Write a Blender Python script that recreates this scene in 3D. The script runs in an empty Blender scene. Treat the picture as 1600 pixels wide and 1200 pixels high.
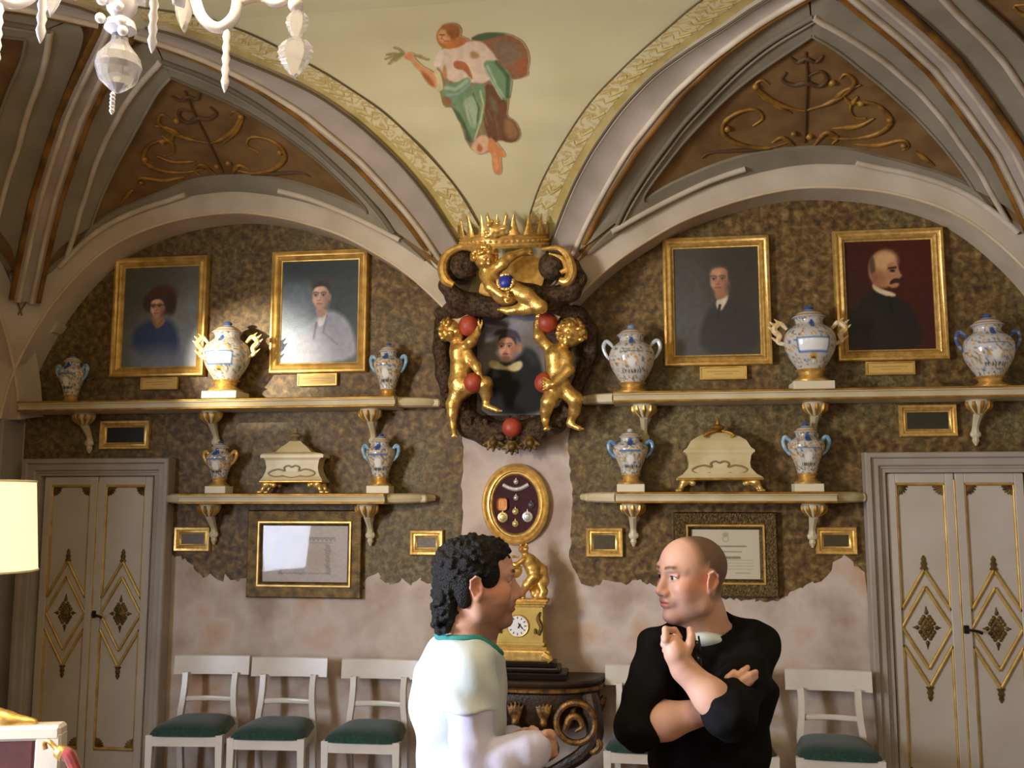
import bpy, bmesh, math, random
import numpy as np
from mathutils import Vector, Matrix
from mathutils.bvhtree import BVHTree
from mathutils.geometry import tessellate_polygon

random.seed(7); np.random.seed(7)
SC = bpy.context.scene
COL = SC.collection
PI = math.pi

# ---------------------------------------------------------------- camera, world, lights, exposure
FPX = 1500.0
YAW, PITCH = math.radians(8.0), math.radians(7.0)
CAM = np.array([0.885, -6.3, 1.85])
cd = bpy.data.cameras.new('camera'); cd.sensor_width = 36.0; cd.lens = 36.0*FPX/1600.0
cd.clip_start = 0.05
cam = bpy.data.objects.new('camera', cd); COL.objects.link(cam)
cam.location = CAM; cam.rotation_euler = (PI/2+PITCH, 0, YAW)
SC.camera = cam

wd = bpy.data.worlds.new('world'); SC.world = wd; wd.use_nodes = True
wd.node_tree.nodes['Background'].inputs[0].default_value = (0.55, 0.70, 1.0, 1)
wd.node_tree.nodes['Background'].inputs[1].default_value = 0.75

def light(name, kind, loc, energy, color, **kw):
    d = bpy.data.lights.new(name, kind); d.energy = energy; d.color = color
    for k, v in kw.items():
        if k not in ('aim',): setattr(d, k, v)
    o = bpy.data.objects.new(name, d); COL.objects.link(o); o.location = loc
    if 'aim' in kw:
        o.rotation_euler = (Vector(kw['aim'])-Vector(loc)).to_track_quat('-Z', 'Y').to_euler()
    return o
WARM = (1.0, 0.80, 0.54)
CHANDELIER_W, LAMP_W = 150.0, 14.0            # totals; the lights themselves stand in the lamps' builders
light('daylight_from_window', 'AREA', (-3.62, -5.35, 1.95), 235, (0.74, 0.82, 1.0), shape='RECTANGLE', size=1.1, size_y=1.9, spread=math.radians(128), aim=(0.9, -3.7, 1.35))
light('picture_spotlight', 'SPOT', (-2.95, -2.15, 2.98), 600, (1.0, 0.90, 0.70), spot_size=math.radians(24), spot_blend=0.9, shadow_soft_size=0.025, aim=(-1.87, -0.10, 2.82))
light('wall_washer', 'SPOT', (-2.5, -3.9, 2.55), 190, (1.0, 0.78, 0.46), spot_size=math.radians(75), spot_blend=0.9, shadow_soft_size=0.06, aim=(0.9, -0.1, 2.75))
light('rear_fill_light', 'POINT', (1.6, -7.0, 2.9), 60, WARM, shadow_soft_size=0.25)  # added fill light behind the camera; no lamp fixture stands there
SC.view_settings.view_transform = 'Standard'; SC.view_settings.look = 'None'
SC.view_settings.exposure = 0.12; SC.view_settings.gamma = 1.0
SC.view_settings.use_curve_mapping = False

# ---------------------------------------------------------------- measuring the photograph (places are real 3D points)
_F = np.array([-math.sin(YAW)*math.cos(PITCH), math.cos(YAW)*math.cos(PITCH), math.sin(PITCH)])
_R = np.array([math.cos(YAW), math.sin(YAW), 0.0]); _U = np.cross(_R, _F)
FH = np.array([-math.sin(YAW), math.cos(YAW), 0.0])
def ray(px, py): return _F + _R*(px-800)/FPX - _U*(py-600)/FPX
def W(px, py, y=0.0):                     # point on the plane Y = y
    d = ray(px, py); return CAM + d*((y-CAM[1])/d[1])
def PX(px, py, d):                        # point at horizontal distance d
    r = ray(px, py); return CAM + r*(d/(r@FH))

# ---------------------------------------------------------------- materials
def lin(c):
    c = np.asarray(c, float)/255.0
    return np.where(c <= 0.04045, c/12.92, ((c+0.055)/1.055)**2.4)
def rgba(c): return tuple(lin(c)) + (1.0,)
MATS = {}
def mat(name, c, rough=0.6, metal=0.0, c2=None, scale=8.0, detail=4.0, bump=0.0, bscale=None, spec=0.5, lo=0.35, hi=0.65, emit=0.0, attr=False, coat=0.0, sheen=0.0, c3=None, dist=0.0, sss=0.0):
    if name in MATS: return MATS[name]
    m = bpy.data.materials.new(name); m.use_nodes = True; MATS[name] = m
    nt = m.node_tree; b = nt.nodes['Principled BSDF']; N = nt.nodes.new; L = nt.links.new
    b.inputs['Roughness'].default_value = rough; b.inputs['Metallic'].default_value = metal
    b.inputs['Specular IOR Level'].default_value = spec
    b.inputs['Coat Weight'].default_value = coat; b.inputs['Sheen Weight'].default_value = sheen
    if sss: b.inputs['Subsurface Weight'].default_value = sss; b.inputs['Subsurface Radius'].default_value = (0.01, 0.004, 0.002)
    b.inputs['Base Color'].default_value = rgba(c)
    tc = N('ShaderNodeTexCoord')
    if attr:
        a = N('ShaderNodeAttribute'); a.attribute_name = 'Col'; L(a.outputs['Color'], b.inputs['Base Color'])
    elif c2 is not None:
        n = N('ShaderNodeTexNoise'); n.inputs['Scale'].default_value = scale; n.inputs['Detail'].default_value = detail
        n.inputs['Distortion'].default_value = dist
        L(tc.outputs['Object'], n.inputs['Vector'])
        r = N('ShaderNodeValToRGB'); e = r.color_ramp.elements
        e[0].position = lo; e[0].color = rgba(c); e[1].position = hi; e[1].color = rgba(c2)
        if c3 is not None:
            x = e.new(hi+(1-hi)*0.45); x.color = rgba(c3)
        L(n.outputs['Fac'], r.inputs['Fac']); L(r.outputs['Color'], b.inputs['Base Color'])
    if bump:
        n2 = N('ShaderNodeTexNoise'); n2.inputs['Scale'].default_value = bscale or scale*3; n2.inputs['Detail'].default_value = 3
        L(tc.outputs['Object'], n2.inputs['Vector'])
        bp = N('ShaderNodeBump'); bp.inputs['Strength'].default_value = bump; bp.inputs['Distance'].default_value = 0.01
        L(n2.outputs['Fac'], bp.inputs['Height']); L(bp.outputs['Normal'], b.inputs['Normal'])
    if emit:
        b.inputs['Emission Color'].default_value = rgba(c); b.inputs['Emission Strength'].default_value = emit
    return m

M_gold = mat('old_gilding', (230, 188, 104), 0.33, 0.72, c2=(176, 130, 58), scale=26, lo=0.38, hi=0.72, bump=0.25, bscale=90)
M_brassy = mat('bright_gilding', (234, 198, 120), 0.33, 0.65, c2=(204, 162, 84), scale=30, bump=0.1, bscale=80)
M_frame = mat('frame_gilding', (224, 186, 104), 0.4, 0.55, c2=(172, 132, 62), scale=14, lo=0.35, hi=0.75)
M_dull = mat('dull_bronze_gilding', (120, 92, 40), 0.5, 0.45, c2=(74, 54, 22), scale=20, bump=0.4, bscale=120)
M_carved = mat('dark_carved_frame', (112, 86, 40), 0.45, 0.5, c2=(62, 44, 18), scale=70, detail=6, bump=0.9, bscale=95)
M_bronze = mat('dark_scaly_bronze', (104, 80, 56), 0.36, 0.55, c2=(46, 34, 24), scale=45, bump=1.0, bscale=150)
M_cream = mat('vault_cream_paint', (208, 200, 160), 0.75, c2=(196, 186, 144), scale=1.3, spec=0.25)
M_stripe = mat('vault_ornament_stripe', (206, 194, 152), 0.7, c2=(184, 160, 104), scale=15, detail=5, lo=0.47, hi=0.56, dist=2.5, spec=0.25)
M_yellow = mat('vault_yellow_line', (194, 176, 116), 0.7, c2=(170, 148, 84), scale=6, spec=0.25)
M_line = mat('vault_dark_line', (98, 84, 62), 0.7, spec=0.2)
M_rib = mat('rib_lilac_stone', (170, 156, 144), 0.7, c2=(150, 138, 122), scale=3, spec=0.25)
M_ribpale = mat('rib_pale_edge', (204, 190, 168), 0.65, c2=(180, 164, 140), scale=5, spec=0.3)
M_ribgold = mat('rib_gold_edge', (150, 104, 40), 0.5, 0.25, c2=(96, 66, 26), scale=6, spec=0.3)
M_grey = mat('vault_grey_band', (146, 136, 116), 0.75, c2=(128, 118, 98), scale=3, spec=0.2)
M_greyline = mat('vault_grey_moulding', (112, 102, 84), 0.75, spec=0.2)
M_arch = mat('arch_pale_plaster', (196, 182, 160), 0.75, c2=(178, 162, 138), scale=3, spec=0.2)
M_arch2 = mat('arch_soffit_plaster', (206, 186, 156), 0.75, c2=(194, 170, 136), scale=4, spec=0.2)
M_lunette = mat('lunette_brown_ground', (130, 100, 62), 0.7, c2=(104, 76, 44), scale=5, detail=6, spec=0.25)
M_relief = mat('lunette_gold_relief', (170, 122, 44), 0.5, 0.3, c2=(120, 84, 32), scale=12, bump=0.3, bscale=60)
M_reliefd = mat('lunette_brown_line', (84, 58, 28), 0.7)
M_plaster = mat('old_wall_plaster', (166, 144, 128), 0.85, c2=(200, 184, 170), scale=2.6, detail=9, lo=0.36, hi=0.56, c3=(184, 138, 98), bump=0.25, bscale=25, spec=0.15)
M_plain = mat('plain_plaster', (170, 158, 142), 0.85, c2=(150, 138, 122), scale=2, spec=0.15)
M_white = mat('white_enamel', (216, 208, 194), 0.28, c2=(206, 196, 180), scale=5)
M_green = mat('green_seat_fabric', (42, 70, 58), 0.85, c2=(32, 54, 46), scale=60, sheen=0.2, spec=0.2, bump=0.2, bscale=300)
M_door = mat('door_grey_paint', (190, 180, 166), 0.5, c2=(180, 168, 152), scale=2.5)
M_dooredge = mat('door_gilt_moulding', (206, 174, 100), 0.42, 0.4, c2=(176, 138, 64), scale=10)
M_doorframe = mat('door_frame_paint', (168, 158, 146), 0.55, c2=(152, 140, 124), scale=3)
M_shelf = mat('shelf_ivory_paint', (206, 194, 160), 0.45, c2=(190, 172, 130), scale=4)
M_shelfgold = mat('shelf_gilt_edge', (196, 150, 66), 0.4, 0.6, c2=(150, 106, 40), scale=12)
M_floor = mat('floor_terracotta', (120, 84, 60), 0.5, c2=(96, 64, 44), scale=3)
M_black = mat('black_marble', (16, 13, 12), 0.2)
M_wood = mat('dark_carved_wood', (58, 38, 20), 0.45, c2=(34, 22, 12), scale=14, bump=0.4, bscale=60)
M_wgold = mat('worn_gilt_wood', (140, 98, 42), 0.45, 0.45, c2=(70, 46, 20), scale=22, lo=0.4, hi=0.62, bump=0.4, bscale=80)
M_red = mat('red_ball_lacquer', (182, 78, 48), 0.5, c2=(150, 54, 34), scale=14)
M_blue = mat('blue_ball_lacquer', (40, 50, 140), 0.4, c2=(28, 36, 110), scale=14)
M_print = mat('painted_surface', (128, 128, 128), 0.5, attr=True, spec=0.4)
M_canvas = mat('varnished_canvas', (128, 128, 128), 0.36, attr=True, spec=0.5, bump=0.12, bscale=160)
M_fresco = mat('fresco_paint', (128, 128, 128), 0.8, attr=True, spec=0.15)
M_ceramic = mat('painted_majolica', (128, 128, 128), 0.16, attr=True, spec=0.5)
M_lightblue = mat('light_blue_glaze', (112, 156, 186), 0.2, c2=(180, 200, 206), scale=30, lo=0.45, hi=0.7)
M_yglaze = mat('yellow_glaze', (216, 180, 110), 0.25, c2=(230, 220, 196), scale=35, lo=0.45, hi=0.6)
M_plinth = mat('cream_plinth', (216, 204, 172), 0.5)
M_casket = mat('casket_ivory', (206, 190, 146), 0.4, c2=(186, 166, 116), scale=6)
M_casketl = mat('casket_relief_line', (136, 112, 72), 0.5)
M_skin = mat('skin', (200, 150, 125), 0.5, attr=True, spec=0.35, sss=0.06, bump=0.05, bscale=500)
M_hair = mat('black_curly_hair', (13, 11, 10), 0.5, c2=(22, 18, 16), scale=90, spec=0.25, bump=0.6, bscale=260)
M_tee = mat('white_cotton', (208, 218, 220), 0.85, c2=(196, 208, 210), scale=8, spec=0.2, bump=0.15, bscale=30)
M_lilac = mat('lilac_white_cotton', (210, 208, 228), 0.85, c2=(198, 196, 220), scale=8, spec=0.2, bump=0.15, bscale=30)
M_teal = mat('teal_ribbing', (62, 134, 128), 0.85, spec=0.2)
M_sweater = mat('black_jersey', (13, 12, 13), 0.85, c2=(18, 16, 18), scale=25, spec=0.12, bump=0.15, bscale=40)
M_trouser = mat('dark_trousers', (30, 32, 40), 0.8)
M_shoe = mat('black_leather', (20, 18, 16), 0.4)
M_dark = mat('dark_iron', (40, 30, 22), 0.45, 0.6)
M_rope = mat('red_velvet_rope', (140, 34, 24), 0.8, c2=(110, 24, 18), scale=40, sheen=0.4)
M_redup = mat('dark_red_upholstery', (84, 24, 18), 0.8, c2=(64, 18, 14), scale=20, sheen=0.3)
M_silver = mat('silver_medal', (200, 196, 190), 0.35, 0.6)
M_claret = mat('claret_velvet', (66, 20, 26), 0.9, c2=(52, 14, 20), scale=30, sheen=0.3)

def wallpaper_mat():
    m = bpy.data.materials.new('embossed_brown_wallpaper'); m.use_nodes = True
    nt = m.node_tree; b = nt.nodes['Principled BSDF']; N = nt.nodes.new; L = nt.links.new
    tc = N('ShaderNodeTexCoord')
    def noise(s, d, dist=0.0):
        n = N('ShaderNodeTexNoise'); n.inputs['Scale'].default_value = s; n.inputs['Detail'].default_value = d
        n.inputs['Distortion'].default_value = dist; L(tc.outputs['Object'], n.inputs['Vector']); return n
    def ramp(src, stops):
        r = N('ShaderNodeValToRGB'); e = r.color_ramp.elements
        for i, (p, c) in enumerate(stops):
            x = e[i] if i < 2 else e.new(p)
            x.position = p; x.color = rgba(c)
        L(src, r.inputs['Fac']); return r
    n1 = noise(23, 9, 0.3)
    r1 = ramp(n1.outputs['Fac'], [(0.32, (62, 44, 22)), (0.66, (132, 104, 58)), (0.49, (96, 72, 37)), (0.76, (150, 134, 92))])
    n2 = noise(1.1, 5, 0.5)
    r2 = ramp(n2.outputs['Fac'], [(0.46, (0, 0, 0)), (0.68, (255, 255, 255))])
    n3 = noise(34, 5, 1.0)
    r3 = ramp(n3.outputs['Fac'], [(0.35, (66, 58, 34)), (0.65, (138, 134, 98)), (0.5, (100, 92, 58))])
    mx = N('ShaderNodeMix'); mx.data_type = 'RGBA'
    mm = N('ShaderNodeMath'); mm.operation = 'MULTIPLY'; mm.inputs[1].default_value = 0.55
    L(r2.outputs['Color'], mm.inputs[0]); L(mm.outputs[0], mx.inputs['Factor'])
    L(r1.outputs['Color'], mx.inputs['A']); L(r3.outputs['Color'], mx.inputs['B'])
    L(mx.outputs['Result'], b.inputs['Base Color'])
    b.inputs['Roughness'].default_value = 0.55; b.inputs['Specular IOR Level'].default_value = 0.35
    bp = N('ShaderNodeBump'); bp.inputs['Strength'].default_value = 0.5; bp.inputs['Distance'].default_value = 0.01
    L(n1.outputs['Fac'], bp.inputs['Height']); L(bp.outputs['Normal'], b.inputs['Normal'])
    return m
M_paper = wallpaper_mat()
def glass_mat(name, rough=0.0, tint=(255, 255, 255), ior=1.5):
    m = bpy.data.materials.new(name); m.use_nodes = True
    b = m.node_tree.nodes['Principled BSDF']; b.inputs['Transmission Weight'].default_value = 1.0
    b.inputs['Roughness'].default_value = rough; b.inputs['IOR'].default_value = ior; b.inputs['Base Color'].default_value = rgba(tint)
    return m
M_crystal = glass_mat('cut_crystal', 0.02)
def pane_mat():                            # thin picture glass: clear with a mirror-like reflection
    m = bpy.data.materials.new('picture_glass'); m.use_nodes = True; nt = m.node_tree
    o = nt.nodes['Material Output']; nt.nodes.remove(nt.nodes['Principled BSDF'])
    t = nt.nodes.new('ShaderNodeBsdfTransparent'); g = nt.nodes.new('ShaderNodeBsdfGlossy'); g.inputs['Roughness'].default_value = 0.03
    x = nt.nodes.new('ShaderNodeMixShader'); f = nt.nodes.new('ShaderNodeFresnel'); f.inputs['IOR'].default_value = 1.24
    nt.links.new(f.outputs[0], x.inputs[0]); nt.links.new(t.outputs[0], x.inputs[1]); nt.links.new(g.outputs[0], x.inputs[2])
    nt.links.new(x.outputs[0], o.inputs['Surface']); return m
M_pane = pane_mat()
def shade_mat():
    m = bpy.data.materials.new('lit_lamp_shade'); m.use_nodes = True
    b = m.node_tree.nodes['Principled BSDF']; b.inputs['Base Color'].default_value = rgba((250, 226, 170))
    b.inputs['Emission Color'].default_value = (1.0, 0.72, 0.36, 1); b.inputs['Emission Strength'].default_value = 1.25
    b.inputs['Roughness'].default_value = 0.9; return m
M_shade = shade_mat()
M_bulb = mat('lit_bulb', (255, 226, 170), 0.4, emit=14.0)

# ---------------------------------------------------------------- object helpers
def link(name, me, m=None, parent=None):
    o = bpy.data.objects.new(name, me); COL.objects.link(o)
    if m is not None:
        me.materials.clear(); me.materials.append(m)
    if parent is not None:
        o.parent = parent
    return o
def obj(name, bm, m, parent=None, smooth=False, off=None, sharp=35):
    """bm in the parent's local frame (world when it has none); off moves the mesh data"""
    me = bpy.data.meshes.new(name)
    bmesh.ops.recalc_face_normals(bm, faces=bm.faces[:])
    if smooth:
        for f in bm.faces: f.smooth = True
        lim = math.radians(sharp)
        for e in bm.edges:
            if len(e.link_faces) == 2 and e.calc_face_angle(0) > lim: e.smooth = False
    if off is not None: bmesh.ops.translate(bm, verts=bm.verts[:], vec=Vector(off))
    bm.to_mesh(me); bm.free()
    return link(name, me, m, parent)
def thing(name, label, cat, loc=(0, 0, 0), rz=0.0, group=None, kind=None):
    o = bpy.data.objects.new(name, None); COL.objects.link(o); o.empty_display_size = 0.1
    o.location = loc; o.rotation_euler = (0, 0, rz)
    if label: o['label'] = label
    if cat: o['category'] = cat
    if group: o['group'] = group
    if kind: o['kind'] = kind
    return o
def struct(o):
    o['kind'] = 'structure'; return o
def copy_tree(o, parent=None):
    c = o.copy(); COL.objects.link(c)
    if parent is not None: c.parent = parent
    for ch in list(o.children): copy_tree(ch, c)
    return c
def box(bm, c, s, bev=0.0, rot=None, seg=1):
    r = bmesh.ops.create_cube(bm, size=1.0)['verts']
    M = Matrix.Translation(Vector(c)) @ (rot.to_4x4() if rot else Matrix()) @ Matrix.Diagonal((s[0], s[1], s[2], 1))
    bmesh.ops.transform(bm, matrix=M, verts=r)
    if bev > 0:
        es = list({e for v in r for e in v.link_edges})
        bmesh.ops.bevel(bm, geom=es, offset=bev, segments=seg, affect='EDGES', profile=0.5)
    return bm
def lathe(bm, prof, seg=24, c=(0, 0, 0), sx=1.0, sy=1.0, caps=True):
    rings = []
    for r, z in prof:
        rings.append([bm.verts.new((c[0]+r*sx*math.cos(2*PI*i/seg), c[1]+r*sy*math.sin(2*PI*i/seg), c[2]+z)) for i in range(seg)])
    for a, b in zip(rings, rings[1:]):
        for i in range(seg): bm.faces.new((a[i], a[(i+1) % seg], b[(i+1) % seg], b[i]))
    if caps:
        bm.faces.new(rings[0][::-1]); bm.faces.new(rings[-1])
    return bm
def spline(pts, n):
    """Catmull-Rom through pts, n samples"""
    P = np.array(pts, float); m = len(P)
    if m == 2: return P[0] + (P[1]-P[0])*np.linspace(0, 1, n)[:, None]
    E = np.vstack([2*P[0]-P[1], P, 2*P[-1]-P[-2]])
    t = np.linspace(0, m-1-1e-9, n); i = t.astype(int); f = (t-i)[:, None]
    a, b, c, d = E[i], E[i+1], E[i+2], E[i+3]
    return 0.5*((2*b)+(c-a)*f+(2*a-5*b+4*c-d)*f*f+(3*b-a-3*c+d)*f**3)
def tube(bm, pts, rad, seg=8, caps=True, flat=1.0, ref=(0, 1, 0)):
    """tube along pts; rad number or list; flat squashes along ref"""
    P = np.array(pts, float); n = len(P)
    R = np.full(n, rad) if np.isscalar(rad) else np.interp(np.linspace(0, 1, n), np.linspace(0, 1, len(rad)), rad)
    T = np.gradient(P, axis=0); T /= np.linalg.norm(T, axis=1)[:, None]+1e-12
    ref = np.array(ref, float); rings = []
    prev = None
    for p, t, r in zip(P, T, R):
        a = ref - t*(ref@t)
        if np.linalg.norm(a) < 1e-3: a = np.array([0, 0, 1.0]) - t*t[2] if prev is None else prev
        a /= np.linalg.norm(a); prev = a
        b = np.cross(t, a)
        rings.append([bm.verts.new(p + r*(flat*math.sin(2*PI*k/seg)*a + math.cos(2*PI*k/seg)*b)) for k in range(seg)])
    for a, b in zip(rings, rings[1:]):
        for i in range(seg): bm.faces.new((a[i], a[(i+1) % seg], b[(i+1) % seg], b[i]))
    if caps:
        bm.faces.new(rings[0][::-1]); bm.faces.new(rings[-1])
    return bm
def loft(bm, rows, closed=False):
    """quads between rows of points"""
    V = [[bm.verts.new(p) for p in r] for r in rows]
    for a, b in zip(V, V[1:]):
        for i in range(len(a)-1): bm.faces.new((a[i], a[i+1], b[i+1], b[i]))
    return bm
def ball(bm, c, r, u=16, v=10):
    s = r if np.ndim(r) else (r, r, r)
    q = bmesh.ops.create_uvsphere(bm, u_segments=u, v_segments=v, radius=1.0)['verts']
    bmesh.ops.transform(bm, matrix=Matrix.Translation(Vector(c)) @ Matrix.Diagonal((s[0], s[1], s[2], 1)), verts=q)
    return bm
def prism(bm, poly, y0, y1):
    """polygon in XZ extruded from y0 to y1"""
    tris = tessellate_polygon([[Vector((x, z, 0)) for x, z in poly]])
    A = [bm.verts.new((x, y0, z)) for x, z in poly]; B = [bm.verts.new((x, y1, z)) for x, z in poly]
    for t in tris:
        try:
            bm.faces.new([A[i] for i in t]); bm.faces.new([B[i] for i in t][::-1])
        except ValueError: pass
    n = len(poly)
    for i in range(n): bm.faces.new((A[i], A[(i+1) % n], B[(i+1) % n], B[i]))
    return bm
def ring_frame(bm, w, h, prof):
    """mitred rectangular frame in XZ about the origin; prof = [(inset from outer edge, y)]"""
    rows = []
    for ins, y in prof:
        a, b = w/2-ins, h/2-ins
        rows.append([bm.verts.new(p) for p in ((-a, y, -b), (a, y, -b), (a, y, b), (-a, y, b))])
    for r0, r1 in zip(rows, rows[1:]):
        for i in range(4): bm.faces.new((r0[i], r0[(i+1) % 4], r1[(i+1) % 4], r1[i]))
    return bm
def grid_mesh(name, P, C=None, keep=None):
    """P (ny,nx,3) points, C (ny,nx,3) sRGB 0-255, keep bool per cell"""
    ny, nx = P.shape[:2]
    idx = np.arange(ny*nx).reshape(ny, nx)
    q = np.stack([idx[1:, :-1], idx[1:, 1:], idx[:-1, 1:], idx[:-1, :-1]], -1).reshape(-1, 4)
    if keep is not None: q = q[keep.reshape(-1)]
    used = np.unique(q); remap = -np.ones(ny*nx, int); remap[used] = np.arange(len(used))
    me = bpy.data.meshes.new(name)
    me.from_pydata(P.reshape(-1, 3)[used].tolist(), [], remap[q].tolist())
    if C is not None: set_col(me, C.reshape(-1, 3)[used])
    for p in me.polygons: p.use_smooth = True
    me.update(); return me
def set_col(me, C):
    a = me.color_attributes.new('Col', 'FLOAT_COLOR', 'POINT')
    d = np.ones((len(C), 4), np.float32); d[:, :3] = lin(np.clip(C, 0, 255))
    a.data.foreach_set('color', d.ravel())

# ---------------------------------------------------------------- flat painting on a pixel grid (used as vertex colours)
class Paint:
    def __init__(s, w, h, nx, base):
        s.w, s.h = w, h; s.nx = nx; s.it = 2; s.ny = int(nx*h/w)
        s.X, s.Y = np.meshgrid(np.linspace(0, w, s.nx), np.linspace(0, h, s.ny))
        s.C = np.zeros((s.ny, s.nx, 3)) + np.array(base, float)
        s.A = np.zeros((s.ny, s.nx))
        s.rng = np.random.RandomState(3)
    def put(s, m, col, al=1.0):
        m = np.clip(m, 0, 1)*al
        s.C = s.C*(1-m[..., None]) + np.array(col, float)*m[..., None]; s.A = np.maximum(s.A, m)
    def ell(s, cx, cy, rx, ry, col, soft=1.0, rot=0, al=1.0):
        c, n = math.cos(rot), math.sin(rot); x, y = s.X-cx, s.Y-cy
        d = np.sqrt(((x*c+y*n)/rx)**2+((-x*n+y*c)/ry)**2)
        s.put((1-d)*min(rx, ry)/soft+0.5, col, al)
    def sd(s, pts):
        P = np.array(pts, float); d = np.full(s.X.shape, 1e9); ins = np.zeros(s.X.shape, bool)
        for a, b in zip(P, np.roll(P, -1, 0)):
            e = b-a; t = np.clip(((s.X-a[0])*e[0]+(s.Y-a[1])*e[1])/(e@e+1e-9), 0, 1)
            d = np.minimum(d, np.hypot(s.X-a[0]-t*e[0], s.Y-a[1]-t*e[1]))
            if a[1] != b[1]:
                ins ^= ((s.Y < a[1]) != (s.Y < b[1])) & (s.X < (b[0]-a[0])*(s.Y-a[1])/(b[1]-a[1])+a[0])
        return np.where(ins, d, -d)
    def poly(s, pts, col, soft=1.0, al=1.0, sm=True):
        if sm: pts = smooth_closed(pts, s.it)
        s.put(s.sd(pts)/soft+0.5, col, al)
    def line(s, pts, wd, col, soft=1.0, al=1.0):
        P = np.array(pts, float); d = np.full(s.X.shape, 1e9)
        for a, b in zip(P, P[1:]):
            e = b-a; t = np.clip(((s.X-a[0])*e[0]+(s.Y-a[1])*e[1])/(e@e+1e-9), 0, 1)
            d = np.minimum(d, np.hypot(s.X-a[0]-t*e[0], s.Y-a[1]-t*e[1]))
        s.put((wd/2-d)/soft+0.5, col, al)
    def cloud(s, amp, cell):
        g = s.rng.rand(int(s.ny/cell)+3, int(s.nx/cell)+3)-0.5
        yi = np.linspace(0, g.shape[0]-1.01, s.ny); xi = np.linspace(0, g.shape[1]-1.01, s.nx)
        y0, x0 = yi.astype(int), xi.astype(int); fy, fx = (yi-y0)[:, None], (xi-x0)[None]
        fy, fx = fy*fy*(3-2*fy), fx*fx*(3-2*fx)
        v = (g[y0][:, x0]*(1-fx)+g[y0][:, x0+1]*fx)*(1-fy)+(g[y0+1][:, x0]*(1-fx)+g[y0+1][:, x0+1]*fx)*fy
        s.C = s.C*(1+amp*2*v[..., None])
def smooth_closed(pts, it=2):
    P = np.array(pts, float)
    for _ in range(it):
        Q = np.roll(P, -1, 0); P = np.stack([0.75*P+0.25*Q, 0.25*P+0.75*Q], 1).reshape(-1, 2)
    return P
def canvas(name, pt, w, h, y, m, parent, cz=0.0, cx=0.0):
    P = np.stack([cx+(pt.X/pt.w-0.5)*w, np.full(pt.X.shape, y), cz+(0.5-pt.Y/pt.h)*h], -1)
    return link(name, grid_mesh(name, P, pt.C), m, parent)

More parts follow.
